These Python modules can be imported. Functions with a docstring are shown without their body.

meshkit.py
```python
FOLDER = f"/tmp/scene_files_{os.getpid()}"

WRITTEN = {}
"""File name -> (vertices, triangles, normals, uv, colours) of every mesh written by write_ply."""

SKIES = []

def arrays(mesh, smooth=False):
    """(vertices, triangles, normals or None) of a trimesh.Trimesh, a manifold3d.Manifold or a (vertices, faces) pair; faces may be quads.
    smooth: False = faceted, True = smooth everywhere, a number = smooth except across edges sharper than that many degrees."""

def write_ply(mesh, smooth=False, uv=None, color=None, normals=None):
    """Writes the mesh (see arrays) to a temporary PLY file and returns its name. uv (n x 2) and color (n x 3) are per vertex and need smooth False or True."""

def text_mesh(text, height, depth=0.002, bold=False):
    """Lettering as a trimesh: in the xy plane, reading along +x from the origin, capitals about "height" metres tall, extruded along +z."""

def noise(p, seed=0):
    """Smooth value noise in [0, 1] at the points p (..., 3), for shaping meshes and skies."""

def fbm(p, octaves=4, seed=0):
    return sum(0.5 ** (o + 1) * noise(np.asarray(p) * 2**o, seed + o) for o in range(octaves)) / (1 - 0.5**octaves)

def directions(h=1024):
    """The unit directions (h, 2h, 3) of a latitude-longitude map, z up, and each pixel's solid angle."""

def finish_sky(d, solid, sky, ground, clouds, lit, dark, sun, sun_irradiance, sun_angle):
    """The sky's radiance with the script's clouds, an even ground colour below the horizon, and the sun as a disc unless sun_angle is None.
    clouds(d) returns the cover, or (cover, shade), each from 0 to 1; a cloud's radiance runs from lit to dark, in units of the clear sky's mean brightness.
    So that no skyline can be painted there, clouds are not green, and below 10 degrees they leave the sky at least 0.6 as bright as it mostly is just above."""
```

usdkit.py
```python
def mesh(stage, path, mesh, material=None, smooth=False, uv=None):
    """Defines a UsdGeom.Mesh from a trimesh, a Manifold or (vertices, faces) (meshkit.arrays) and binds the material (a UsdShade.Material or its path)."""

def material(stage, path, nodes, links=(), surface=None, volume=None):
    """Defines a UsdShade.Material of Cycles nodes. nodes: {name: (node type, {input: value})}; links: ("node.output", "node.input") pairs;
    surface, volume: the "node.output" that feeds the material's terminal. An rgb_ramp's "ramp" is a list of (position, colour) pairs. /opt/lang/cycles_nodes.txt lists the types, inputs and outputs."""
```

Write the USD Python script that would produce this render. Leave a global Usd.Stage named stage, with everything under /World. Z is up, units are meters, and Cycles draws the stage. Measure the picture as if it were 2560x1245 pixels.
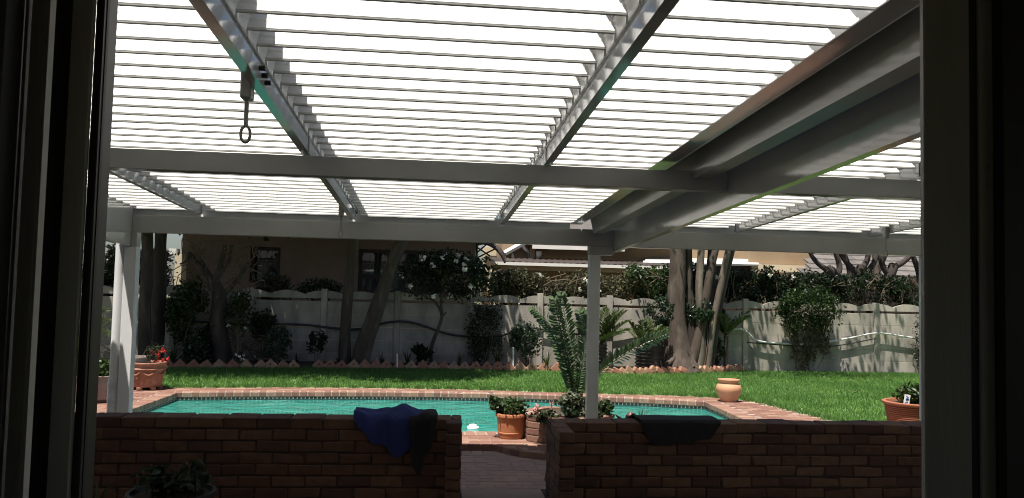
import math
import numpy as np
import trimesh
import usdkit
from meshkit import fbm, noise
from pxr import Gf, Sdf, Usd, UsdGeom, UsdLux, UsdShade, Vt

stage = Usd.Stage.CreateInMemory()
UsdGeom.SetStageUpAxis(stage, 'Z')
UsdGeom.Xform.Define(stage, '/World')
UsdGeom.Scope.Define(stage, '/World/Looks')
R = np.random.default_rng(7)

# ---------------------------------------------------------------- camera, sky, sun
FPX, YAW, PITCH, ROLL, PW, PH = 2032.0, .1013, .05575, .0240, 2560, 1245
EYE = np.array([0, 0, 1.5])
_f = np.array([math.sin(YAW) * math.cos(PITCH), math.cos(YAW) * math.cos(PITCH), math.sin(PITCH)])
_r = np.array([math.cos(YAW), -math.sin(YAW), 0.0])
_u = np.cross(_r, _f)
RR, UU = _r * math.cos(ROLL) + _u * math.sin(ROLL), -_r * math.sin(ROLL) + _u * math.cos(ROLL)
cam = UsdGeom.Camera.Define(stage, '/World/camera')
cam.CreateHorizontalApertureAttr(36.0)
cam.CreateVerticalApertureAttr(36.0 * PH / PW)
cam.CreateFocalLengthAttr(36.0 * FPX / PW)
cam.CreateClippingRangeAttr(Gf.Vec2f(.03, 2000))
cam.AddTransformOp().Set(Gf.Matrix4d(*map(float, [*RR, 0, *UU, 0, *(-_f), 0, *EYE, 1])))
cam.CreateExposureAttr(1.0)
SUN = np.array([-.185, -.255, .95]); SUN /= np.linalg.norm(SUN)
SKY_STRENGTH, SUN_STRENGTH = .05, 1.25
usdkit.material(stage, '/World/Looks/sky', {
    's': ('sky_texture', {'sky_type': 'single_scattering', 'sun_disc': False, 'sun_elevation': math.asin(SUN[2]), 'sun_rotation': math.atan2(SUN[0], SUN[1]), 'aerosol_density': 2.0}),
    'b': ('background_shader', {'strength': SKY_STRENGTH})}, [('s.color', 'b.color')], surface='b.background')
sky = UsdLux.DomeLight.Define(stage, '/World/sky')
UsdShade.MaterialBindingAPI.Apply(sky.GetPrim()).Bind(UsdShade.Material.Get(stage, '/World/Looks/sky'))
sky.GetPrim().SetCustomDataByKey('kind', 'structure')
sun = UsdLux.DistantLight.Define(stage, '/World/sun')
sun.CreateNormalizeAttr(True); sun.CreateIntensityAttr(SUN_STRENGTH); sun.CreateAngleAttr(.5); sun.CreateColorAttr(Gf.Vec3f(1, .95, .87))
_x = np.cross([0, 1, 0], SUN); _x /= np.linalg.norm(_x); _y = np.cross(SUN, _x)
sun.AddTransformOp().Set(Gf.Matrix4d(*map(float, [*_x, 0, *_y, 0, *SUN, 0, 0, 0, 30, 1])))


# ---------------------------------------------------------------- helpers
def at(px, py, Y):          # the point at depth Y in the garden that the photograph shows there
    d = RR * ((px - PW / 2) / FPX) - UU * ((py - PH / 2) / FPX) + _f
    return EYE + d * (Y / d[1])


class MB:
    """Collects shapes into one mesh."""
    def __init__(s): s.v, s.f, s.n = [], [], 0

    def add(s, v, f):
        v, f = np.asarray(v, float), np.asarray(f, int)
        if f.shape[1] == 4: f = np.vstack([f[:, [0, 1, 2]], f[:, [0, 2, 3]]])
        s.v.append(v); s.f.append(f + s.n); s.n += len(v)
        return s

    def box(s, x0, x1, y0, y1, z0, z1, jit=0, ch=0, M=None, top=None):
        if ch:
            return s.cbox(x0, x1, y0, y1, z0, z1, ch, jit, M)
        v = np.array([[x, y, z] for z in (z0, z1) for y in (y0, y1) for x in (x0, x1)], float)
        if jit: v += R.normal(0, jit, v.shape)
        if M is not None: v = v @ M[:3, :3].T + M[:3, 3]
        return s.add(v, [[0, 2, 3, 1], [4, 5, 7, 6], [0, 1, 5, 4], [2, 6, 7, 3], [0, 4, 6, 2], [1, 3, 7, 5]])

    def cbox(s, x0, x1, y0, y1, z0, z1, c, jit=0, M=None):
        v = []
        for z in (0, 1):
            for y in (0, 1):
                for x in (0, 1):
                    p = np.array([(x0, x1)[x], (y0, y1)[y], (z0, z1)[z]], float)
                    if jit: p = p + R.normal(0, jit, 3)
                    i = np.array([1 - 2 * x, 1 - 2 * y, 1 - 2 * z]) * c
                    v += [p + i * [0, 1, 1], p + i * [1, 0, 1], p + i * [1, 1, 0]]
        v = np.array(v)
        if M is not None: v = v @ M[:3, :3].T + M[:3, 3]
        h = trimesh.convex.convex_hull(v)
        return s.add(h.vertices, h.faces)

    def tube(s, pts, rad, n=8, cap=True, flat=1.0):
        pts = np.asarray(pts, float); rad = np.broadcast_to(np.asarray(rad, float), len(pts))
        t = np.gradient(pts, axis=0); t /= np.linalg.norm(t, axis=1, keepdims=True) + 1e-12
        ref = np.array([0, 0, 1.0]) if abs(t[0][2]) < .9 else np.array([1.0, 0, 0])
        v = []
        for p, d, r in zip(pts, t, rad):
            a = np.cross(d, ref); a /= np.linalg.norm(a) + 1e-12; b = np.cross(d, a); ref = np.cross(a, d)
            th = np.arange(n) * 2 * np.pi / n
            v.append(p + r * (np.cos(th)[:, None] * a + flat * np.sin(th)[:, None] * b))
        m = len(pts); v = np.vstack(v); i = np.arange(n); f = []
        for k in range(m - 1):
            f.append(np.c_[k * n + i, k * n + (i + 1) % n, (k + 1) * n + (i + 1) % n, (k + 1) * n + i])
        s.add(v, np.vstack(f))
        if cap:
            for k, sg in ((0, 1), (m - 1, -1)):
                vv = np.vstack([v[k * n:(k + 1) * n], pts[k]])
                s.add(vv, [[(j + 1) % n, j, n] if sg > 0 else [j, (j + 1) % n, n] for j in range(n)])
        return s

    def lathe(s, prof, c, n=32, wob=None, ang=0):
        prof = np.asarray(prof, float); th = np.arange(n) * 2 * np.pi / n + ang
        rr = prof[:, :1] * (1 if wob is None else wob(th)[None])
        v = np.stack([c[0] + rr * np.cos(th), c[1] + rr * np.sin(th), np.repeat(c[2] + prof[:, 1:], n, 1)], -1).reshape(-1, 3)
        i = np.arange(n); f = [np.c_[k * n + i, k * n + (i + 1) % n, (k + 1) * n + (i + 1) % n, (k + 1) * n + i] for k in range(len(prof) - 1)]
        return s.add(v, np.vstack(f))

    def prism(s, poly, z0, z1):
        from shapely.geometry import Polygon
        m = trimesh.creation.extrude_polygon(Polygon(poly), z1 - z0, engine='earcut')
        return s.add(m.vertices + [0, 0, z0], m.faces)

    def leaves(s, pts, size, asp=.5, up=None, rng=R, fold=.25, droop=0.0):
        """A leaf (two bent triangles) at each point, turned at random, or mostly along the directions in up."""
        pts = np.asarray(pts, float); n = len(pts)
        d = rng.normal(size=(n, 3)); d[:, 2] -= droop
        if up is not None: d = d * .6 + up * 1.5
        d /= np.linalg.norm(d, axis=1, keepdims=True)
        w = np.cross(d, rng.normal(size=(n, 3))); w /= np.linalg.norm(w, axis=1, keepdims=True) + 1e-9
        nn = np.cross(d, w)
        L = (size * rng.uniform(.6, 1.3, n))[:, None]
        a, b = pts - d * L * .5, pts + d * L * .5
        l, r = pts - d * L * .05 + w * L * asp * .5 + nn * L * fold * .5, pts - d * L * .05 - w * L * asp * .5 + nn * L * fold * .5
        v = np.stack([a, r, b, l], 1).reshape(-1, 3); k = np.arange(n)[:, None] * 4
        return s.add(v, np.vstack([k + [0, 1, 2], k + [0, 2, 3]]))

    def out(s): return np.vstack(s.v), np.vstack(s.f)


count = {}


def path_for(parent, name):
    base = f'{parent}/{name}'; k = count.get(base, 0); count[base] = k + 1
    return base if k == 0 else f'{base}_{k:03d}'


def tag(prim, label=None, cat=None, group=None, kind=None):
    for k, v in (('label', label), ('category', cat), ('group', group), ('kind', kind)):
        if v: prim.SetCustomDataByKey(k, v)


def thing(name, label, cat, loc=(0, 0, 0), group=None, kind=None):
    p = path_for('/World', name); x = UsdGeom.Xform.Define(stage, p)
    if any(loc): x.AddTranslateOp().Set(Gf.Vec3d(*map(float, loc)))
    tag(x.GetPrim(), label, cat, group, kind)
    return p


def part(parent, name, mb, mat, smooth=False, label=None, kind=None, at_=(0, 0, 0)):
    v, f = mb.out() if isinstance(mb, MB) else mb
    p = path_for(parent, name)
    m = usdkit.mesh(stage, p, (np.asarray(v) - np.asarray(at_, float), f), MAT[mat], smooth=smooth)
    tag(m.GetPrim(), label, None, None, kind)
    return p


def solo(name, mb, mat, label=None, cat=None, group=None, kind=None, smooth=False):
    p = part('/World', name, mb, mat, smooth)
    tag(stage.GetPrimAtPath(p), label, cat, group, kind)
    return p


def smooth_path(pts, n=16):
    from scipy.interpolate import CubicSpline
    pts = np.asarray(pts, float)
    if len(pts) == 2: return pts[0] + np.linspace(0, 1, n)[:, None] * (pts[1] - pts[0])
    t = np.r_[0, np.cumsum(np.linalg.norm(np.diff(pts, axis=0), axis=1))]
    return CubicSpline(t, pts)(np.linspace(0, t[-1], n))


# ---------------------------------------------------------------- materials
MAT = {}


def pmat(name, c1, c2=None, scale=4, rough=.6, bump=0, bscale=40, detail=4, spec=.5, island=0, stretch=None, metallic=0, coat=0, bdist=.01, c3=None):
    """Principled paint, clay, stone, ... : two or three colours mixed by noise, fine relief."""
    c2 = c2 or tuple(x * .75 for x in c1)
    ramp = [(.3, c1), (.7, c2)] if c3 is None else [(.25, c1), (.5, c2), (.75, c3)]
    n = {'g': ('geometry', {}), 'm': ('mapping', {'scale': stretch or (1, 1, 1)}), 'n': ('noise_texture', {'scale': scale, 'detail': detail, 'roughness': .6}), 'r': ('rgb_ramp', {'ramp': ramp}),
         'p': ('principled_bsdf', {'roughness': rough, 'specular_ior_level': spec, 'metallic': metallic, 'coat_weight': coat, 'coat_roughness': .06})}
    l = [('g.position', 'm.vector'), ('m.vector', 'n.vector'), ('n.fac', 'r.fac')]
    if island:
        n['h'] = ('hsv', {'hue': .5, 'saturation': 1}); n['mr'] = ('map_range', {'to_min': 1 - island, 'to_max': 1 + island})
        l += [('g.random_per_island', 'mr.value'), ('mr.result', 'h.value'), ('r.color', 'h.color'), ('h.color', 'p.base_color')]
    else:
        l += [('r.color', 'p.base_color')]
    if bump:
        n['bn'] = ('noise_texture', {'scale': bscale, 'detail': 4, 'roughness': .6}); n['b'] = ('bump', {'strength': bump, 'distance': bdist})
        l += [('m.vector', 'bn.vector'), ('bn.fac', 'b.height'), ('b.normal', 'p.normal')]
    MAT[name] = usdkit.material(stage, '/World/Looks/' + name, n, l, surface='p.BSDF')


def leafmat(name, c1, c2, c3=None, scale=1.2, trans=.35, rough=.45, island=.45, spec=.4):
    c3 = c3 or tuple(x * .5 for x in c1)
    n = {'g': ('geometry', {}), 'n': ('noise_texture', {'scale': scale, 'detail': 3}), 'mr0': ('map_range', {'to_min': -.28, 'to_max': .28}), 'ad': ('math', {'math_type': 'add'}),
         'r': ('rgb_ramp', {'ramp': [(.2, c3), (.5, c1), (.8, c2)]}), 'mr': ('map_range', {'to_min': 1 - island, 'to_max': 1 + island}), 'h': ('hsv', {}),
         'p': ('principled_bsdf', {'roughness': rough, 'specular_ior_level': spec}), 't': ('translucent_bsdf', {}), 'x': ('mix_closure', {'fac': trans})}
    l = [('g.position', 'n.vector'), ('g.random_per_island', 'mr0.value'), ('n.fac', 'ad.value1'), ('mr0.result', 'ad.value2'), ('ad.value', 'r.fac'), ('g.random_per_island', 'mr.value'), ('mr.result', 'h.value'),
         ('r.color', 'h.color'), ('h.color', 'p.base_color'), ('h.color', 't.color'), ('p.BSDF', 'x.closure1'), ('t.BSDF', 'x.closure2')]
    MAT[name] = usdkit.material(stage, '/World/Looks/' + name, n, l, surface='x.closure')


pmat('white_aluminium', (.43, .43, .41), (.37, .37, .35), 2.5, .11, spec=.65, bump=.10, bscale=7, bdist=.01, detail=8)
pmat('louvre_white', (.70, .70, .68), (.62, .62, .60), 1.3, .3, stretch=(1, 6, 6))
pmat('grey_metal', (.32, .31, .29), (.24, .23, .22), 20, .4)
pmat('seal', (.03, .03, .03), None, 5, .6)
pmat('frame_paint', (.40, .375, .33), (.32, .305, .265), 12, .5, bump=.25, bscale=60, stretch=(1, 1, .12))
pmat('frame_dark', (.035, .033, .03), (.028, .026, .024), 6, .5)
pmat('room_paint', (.62, .58, .50), (.56, .52, .45), 2, .8)
pmat('room_carpet', (.10, .08, .06), (.07, .06, .05), 6, .95)
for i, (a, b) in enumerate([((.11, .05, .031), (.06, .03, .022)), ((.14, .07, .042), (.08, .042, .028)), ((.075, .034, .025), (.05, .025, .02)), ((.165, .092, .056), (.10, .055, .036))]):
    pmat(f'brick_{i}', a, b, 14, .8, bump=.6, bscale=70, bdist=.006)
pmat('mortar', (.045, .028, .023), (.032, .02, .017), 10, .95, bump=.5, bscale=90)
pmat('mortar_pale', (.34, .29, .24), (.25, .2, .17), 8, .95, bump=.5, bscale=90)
for i, (a, b) in enumerate([((.205, .10, .068), (.155, .075, .053)), ((.235, .128, .088), (.178, .092, .064)), ((.18, .086, .06), (.142, .068, .05)), ((.27, .16, .112), (.195, .115, .078))]):
    pmat(f'paver_{i}', a, b, 9, .8, bump=.4, bscale=60, bdist=.005)
for i, (a, b) in enumerate([((.31, .215, .175), (.25, .17, .145)), ((.34, .235, .19), (.27, .185, .155)), ((.28, .19, .16), (.23, .155, .135))]):
    pmat(f'paver_grey_{i}', a, b, 9, .8, bump=.4, bscale=60, bdist=.005)
for i, (a, b) in enumerate([((.36, .19, .12), (.26, .125, .085)), ((.42, .26, .17), (.3, .17, .11)), ((.33, .15, .10), (.27, .12, .08))]):
    pmat(f'edging_{i}', a, b, 12, .85, bump=.5, bscale=60)
pmat('patio_tile', (.26, .17, .115), (.21, .13, .09), 6, .55, bump=.2, bscale=40)
for i, k in enumerate((1, .9, 1.08)):
    pmat(f'concrete_{i}', (.45 * k, .40 * k, .335 * k), (.30 * k, .27 * k, .23 * k), 2.2, .9, bump=.35, bscale=35, detail=8, stretch=(1.3, 1, .45), c3=(.15 * k, .14 * k, .122 * k))
pmat('soil', (.06, .042, .03), (.035, .025, .018), 8, .95, bump=1, bscale=30, bdist=.03)
pmat('earth', (.10, .09, .05), (.06, .065, .03), 1.5, .95)
pmat('lawn_base', (.12, .24, .045), (.15, .23, .055), 5, .95, bump=1, bscale=60, bdist=.02)
pmat('pool_wall', (.20, .60, .50), (.16, .52, .44), 1.5, .6)
pmat('tile_band', (.05, .06, .07), (.16, .16, .15), 30, .3, detail=1)
pmat('terracotta', (.46, .175, .075), (.38, .14, .06), 5, .7, bump=.2, bscale=50)
pmat('terracotta_pale', (.50, .27, .155), (.42, .215, .12), 4, .75, bump=.25, bscale=40)
pmat('terracotta_old', (.36, .15, .085), (.25, .10, .06), 9, .8, bump=.4, bscale=40, c3=(.42, .24, .16))
pmat('terracotta_red', (.33, .115, .06), (.27, .09, .05), 4, .7)
pmat('glazed_purple', (.16, .10, .095), (.20, .14, .12), 5, .4, bump=.2, bscale=20, c3=(.11, .075, .075))
pmat('black_plastic', (.02, .02, .02), None, 5, .4)
pmat('white_plastic', (.8, .8, .8), (.76, .77, .78), 3, .35)
pmat('blue_mark', (.06, .12, .35), None, 3, .5)
pmat('blue_cloth', (.014, .026, .15), (.009, .016, .09), 9, .85, bump=.5, bscale=120, bdist=.004)
pmat('black_cloth', (.009, .007, .009), (.006, .005, .006), 9, .9, bump=.5, bscale=120, bdist=.004)
pmat('navy_cloth', (.010, .011, .015), (.007, .008, .011), 9, .9, bump=.5, bscale=100, bdist=.004)
pmat('bark', (.075, .052, .038), (.048, .034, .026), 6, .9, bump=.8, bscale=16, stretch=(1, 1, .25), bdist=.02, c3=(.125, .095, .073))
pmat('bark_dark', (.055, .04, .032), (.035, .026, .022), 6, .9, bump=.8, bscale=16, stretch=(1, 1, .25), bdist=.02, c3=(.09, .07, .055))
pmat('bark_pale', (.135, .10, .078), (.09, .07, .054), 5, .9, bump=.7, bscale=16, stretch=(1, 1, .25), bdist=.02, c3=(.22, .185, .15))
pmat('twig', (.13, .09, .06), (.09, .06, .04), 10, .9)
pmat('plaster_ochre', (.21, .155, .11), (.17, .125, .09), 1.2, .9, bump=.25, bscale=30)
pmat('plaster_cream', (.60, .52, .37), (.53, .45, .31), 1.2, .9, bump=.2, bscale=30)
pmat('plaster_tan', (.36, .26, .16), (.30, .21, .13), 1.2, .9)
pmat('white_paint', (.74, .72, .67), (.66, .64, .58), 2, .5)
pmat('timber_dark', (.045, .028, .022), (.03, .02, .016), 8, .6, stretch=(1, 1, .2))
for i, k in enumerate((1, .8, 1.15)):
    pmat(f'roof_tile_{i}', (.13 * k, .115 * k, .105 * k), (.09 * k, .08 * k, .075 * k), 6, .85, bump=.4, bscale=20)
pmat('roof_sheet', (.42, .41, .39), (.36, .35, .33), 2, .45)
pmat('polycarbonate', (.30, .30, .27), (.25, .25, .22), 3, .4)
pmat('curtain', (.35, .34, .33), (.25, .25, .25), 8, .9, stretch=(6, 6, .1))
pmat('hose_black', (.02, .02, .02), None, 4, .5)
pmat('hose_grey', (.50, .50, .48), (.42, .42, .40), 8, .45)
pmat('petal_red', (.75, .05, .035), (.6, .03, .03), 20, .6)
pmat('petal_white', (.8, .77, .68), (.7, .65, .55), 20, .6)
pmat('petal_pink', (.7, .35, .32), (.6, .25, .22), 20, .6)
leafmat('leaf_mid', (.10, .18, .045), (.19, .28, .075), trans=.4)
leafmat('leaf_dark', (.06, .105, .035), (.11, .17, .05), trans=.4)
leafmat('leaf_glossy', (.065, .125, .055), (.12, .19, .08), rough=.3, spec=.6, trans=.3)
leafmat('leaf_bright', (.10, .19, .035), (.17, .26, .06))
leafmat('leaf_rust', (.13, .115, .055), (.19, .135, .07), (.08, .08, .035))
leafmat('leaf_dry', (.24, .175, .105), (.31, .23, .14), (.12, .12, .05), scale=2.5)
leafmat('leaf_cream', (.38, .31, .17), (.48, .38, .22), (.12, .12, .05), scale=5)
leafmat('leaf_cycad', (.22, .30, .15), (.33, .40, .19), (.14, .21, .10), scale=3, trans=.3, rough=.33, island=.35)
leafmat('leaf_palm', (.13, .17, .05), (.2, .23, .07), (.08, .12, .035), scale=2, trans=.3)
leafmat('succulent', (.14, .13, .07), (.23, .17, .11), (.10, .12, .06), scale=10, trans=.08, rough=.5)
leafmat('succulent_red', (.28, .06, .05), (.38, .11, .08), (.16, .05, .05), scale=10, trans=.1)
leafmat('grass_blade', (.18, .33, .08), (.34, .43, .15), (.115, .245, .055), scale=.8, trans=.35, rough=.5, island=.3, spec=.25)
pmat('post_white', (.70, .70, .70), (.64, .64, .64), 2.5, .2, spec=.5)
MAT['water'] = usdkit.material(stage, '/World/Looks/water', {
    'g': ('geometry', {}), 'n': ('noise_texture', {'scale': 3.5, 'detail': 5, 'distortion': .8}), 'b': ('bump', {'strength': .9, 'distance': .05}), 'fr': ('fresnel', {'IOR': 1.33}),
    'nc': ('noise_texture', {'scale': 1.6, 'detail': 5, 'distortion': 1.2}), 'rc': ('rgb_ramp', {'ramp': [(.3, (.028, .215, .175)), (.55, (.045, .265, .225)), (.75, (.10, .37, .32))]}),
    't': ('transparent_bsdf', {'color': (.55, .95, .88)}), 'd': ('diffuse_bsdf', {}), 'gl': ('glossy_bsdf', {'color': (1, 1, 1), 'roughness': .03}),
    'm1': ('mix_closure', {'fac': .62}), 'm2': ('mix_closure', {})},
    [('g.position', 'n.vector'), ('n.fac', 'b.height'), ('b.normal', 'gl.normal'), ('b.normal', 'fr.normal'), ('g.position', 'nc.vector'), ('nc.fac', 'rc.fac'), ('rc.color', 'd.color'),
     ('t.BSDF', 'm1.closure1'), ('d.BSDF', 'm1.closure2'), ('fr.fac', 'm2.fac'), ('m1.closure', 'm2.closure1'), ('gl.BSDF', 'm2.closure2')], surface='m2.closure')
MAT['glass'] = usdkit.material(stage, '/World/Looks/glass', {
    'fr': ('fresnel', {'IOR': 1.4}), 't': ('transparent_bsdf', {'color': (.8, .82, .82)}), 'gl': ('glossy_bsdf', {'color': (1, 1, 1), 'roughness': .01}), 'm': ('mix_closure', {})},
    [('fr.fac', 'm.fac'), ('t.BSDF', 'm.closure1'), ('gl.BSDF', 'm.closure2')], surface='m.closure')

G0, LOW = -.05, -.11      # garden and lower paving levels; the patio floor is z = 0

# ---------------------------------------------------------------- setting: ground, paving, pool, lawn
far_edge = smooth_path([(-3.62, 12.40, 0), (-2.2, 12.62, 0), (-.4, 12.74, 0), (.9, 12.70, 0), (2.1, 12.56, 0), (3.2, 12.33, 0), (4.22, 12.0, 0)], 69)[:, :2]
pool_poly = [(4.12, 9.2), *far_edge[::-1], (-3.72, 9.2)]
lawn_near = smooth_path([(-4.3, 13.0, 0), (-2.9, 13.17, 0), (-1.6, 13.32, 0), (-.4, 13.33, 0), (1.5, 13.14, 0), (3.4, 12.84, 0), (4.5, 12.6, 0), (5.0, 12.15, 0), (5.18, 11.4, 0), (5.29, 10.6, 0), (5.40, 9.9, 0), (5.5, 8.5, 0), (5.6, 6.2, 0)], 60)[:, :2]
bed_edge = smooth_path([(-7.2, 15.7, 0), (-4.8, 16.1, 0), (-3.5, 16.32, 0), (-2.1, 16.46, 0), (-.5, 16.66, 0), (1.9, 16.62, 0), (2.74, 16.55, 0), (3.4, 16.3, 0), (3.9, 16.18, 0), (4.7, 16.32, 0), (5.6, 16.62, 0), (6.4, 17.0, 0), (6.9, 17.26, 0)], 80)[:, :2]
lawn_poly = [*lawn_near, (14, 6.2), (14, 17.2), *bed_edge[::-1], (-7.2, 13.0)]

from shapely.geometry import Polygon, Point
pp = Polygon(pool_poly)
big = Polygon([(-300, -300), (300, -300), (300, 900), (-300, 900)]).difference(pp.buffer(-.02)).difference(Polygon([(-8.2, 1.6), (8.2, 1.6), (8.2, 9), (-8.2, 9)]))
b = MB()
m = trimesh.creation.triangulate_polygon(big, engine='earcut'); b.add(np.c_[m[0], np.full(len(m[0]), G0 - .09)], m[1])
solo('ground', b, 'earth', kind='structure')

pf = thing('patio_floor', None, None, kind='structure')
part(pf, 'slab', MB().box(-8, 8, 1.75, 6.36, -.3, -.006), 'mortar')
for j in range(5):
    for i in range(21):
        x, y = -2.3 + i * .305, 5.93 - (j + 1) * .305
        part(pf, 'tile', MB().box(x, x + .299, y, y + .299, -.02, R.normal(0, .0008), ch=.003), 'patio_tile')
part(pf, 'sill_tile', MB().box(.29, .91, 5.95, 6.33, -.02, .001, ch=.004), 'patio_tile')

lp = thing('lower_paving', None, None, kind='structure')
part(lp, 'slab', MB().box(-8, 8, 6.36, 8.4, -.4, LOW - .006), 'mortar_pale')
for j in range(17):
    y = 6.38 + j * .114
    for i in range(6):
        x = -.08 + i * .228 + (j % 2) * .114
        if j == 16: break
        part(lp, 'brick', MB().box(x, x + .222, y, y + .107, LOW - .05, LOW + R.normal(0, .0012), jit=.001, ch=.004), f'paver_grey_{R.integers(3)}')
for i in range(14):
    x = -.2 + i * .114
    part(lp, 'brick', MB().box(x, x + .107, 8.21, 8.43, LOW - .05, LOW + .001 + R.normal(0, .0012), ch=.004), f'paver_grey_{R.integers(3)}')

# the raised deck round the pool
deck_front = [(-8, 8.44), (.72, 8.44), (.80, 8.33), (.95, 8.12), (1.24, 7.96), (1.6, 7.85), (5.6, 7.85)]
deck_poly = Polygon([*deck_front, *lawn_near[::-1], (-8, 13.0)]).buffer(0)
dk = thing('pool_deck', None, None, kind='structure')
b = MB(); hole = deck_poly.difference(pp.buffer(.1))
for g in getattr(hole, 'geoms', [hole]):
    m = trimesh.creation.extrude_polygon(g, .3, engine='earcut'); b.add(m.vertices + [0, 0, G0 - .306], m.faces)
part(dk, 'slab', b, 'mortar_pale')
inner = hole.buffer(-.01)
rest = MB()
rest_by = [MB(), MB(), MB(), MB()]
for j in range(47):
    y = 7.86 + j * .1145
    for i in range(62):
        x = -8 + i * .229 + (j % 2) * .1145
        if not (Point(x + .11, y + .055).within(inner)): continue
        if not (inner.contains(Point(x + .02, y + .02)) and inner.contains(Point(x + .2, y + .09))): continue
        near = .1 < x < 1.5 and y < 9.3
        if near:
            part(dk, 'brick', MB().box(x, x + .222, y, y + .107, G0 - .05, G0 + R.normal(0, .0012), ch=.004, jit=.001), f'paver_{R.integers(4)}')
        else:
            rest_by[R.integers(4)].box(x, x + .222, y, y + .107, G0 - .03, G0 + R.normal(0, .001))
for k in range(4):
    part(dk, 'paving_bricks', rest_by[k], f'paver_{k}', kind='stuff')
# front edge bricks of the step
ln = np.array([(.30, 8.44), (.72, 8.44), (.80, 8.33), (.95, 8.12), (1.24, 7.96), (1.6, 7.85)])
for k in range(len(ln) - 1):
    a, c = ln[k], ln[k + 1]; L = np.linalg.norm(c - a); n = max(1, round(L / .15)); d = (c - a) / L
    for q in range(n):
        o = a + d * L * q / n
        M = np.eye(4); M[:2, 0] = d; M[:2, 1] = [-d[1], d[0]]; M[:2, 3] = o
        part(dk, 'step_brick', MB().box(.003, L / n - .003, -.012, .09, LOW + .002, G0 + .003, ch=.004, M=M), f'paver_{R.integers(4)}')

pl = thing('pool', None, None, kind='structure')
b = MB(); pe = np.array(pool_poly)
for k in range(len(pe)):
    a, c = pe[k], pe[(k + 1) % len(pe)]
    b.add([[*a, -1.5], [*c, -1.5], [*c, -.2], [*a, -.2]], [[0, 1, 2, 3]])
m = trimesh.creation.triangulate_polygon(pp, engine='earcut'); b.add(np.c_[m[0], np.full(len(m[0]), -1.5)], m[1])
b.box(-3.5, 4.1, 11.9, 12.1, -.55, -.5)
part(pl, 'basin', b, 'pool_wall')
b = MB()
for k in range(len(pe)):
    a, c = pe[k], pe[(k + 1) % len(pe)]
    b.add([[*a, -.2], [*c, -.2], [*c, -.09], [*a, -.09]], [[0, 1, 2, 3]])
part(pl, 'tile_band', b, 'tile_band')
ring = np.array(list(pe) + [pe[0]])
seg = np.linalg.norm(np.diff(ring, axis=0), axis=1); cum = np.r_[0, np.cumsum(seg)]
grout = MB(); ncope = int(cum[-1] / .118)
cen = pe.mean(0)
lights = MB()
for q in range(ncope):
    s0 = (q + .5) * cum[-1] / ncope; k = np.searchsorted(cum, s0) - 1
    o = ring[k] + (ring[k + 1] - ring[k]) * (s0 - cum[k]) / seg[k]; d = (ring[k + 1] - ring[k]) / seg[k]; nrm = np.array([d[1], -d[0]])
    if (cen - o) @ nrm > 0: nrm = -nrm
    M = np.eye(4); M[:2, 0] = d; M[:2, 1] = nrm; M[:2, 3] = o
    part(pl, 'coping_brick', MB().box(-.0525, .0525, -.03, .19, G0 - .065, G0 + .004 + R.normal(0, .001), ch=.006, jit=.0012, M=M), f'paver_{R.integers(4)}')
    grout.box(-.06, .06, -.026, .187, G0 - .06, G0 + .001, M=M)
    for e in (-.03, .03):
        lights.box(e - .008, e + .008, -.004, .01, -.155, -.125, M=M)
part(pl, 'grout', grout, 'mortar_pale')
part(pl, 'mosaic', lights, 'white_paint', kind='stuff')
b = MB(); m = trimesh.creation.triangulate_polygon(pp.buffer(-.003), engine='earcut'); b.add(np.c_[m[0], np.full(len(m[0]), -.165)], m[1])
solo('water', b, 'water', kind='structure')

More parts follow.
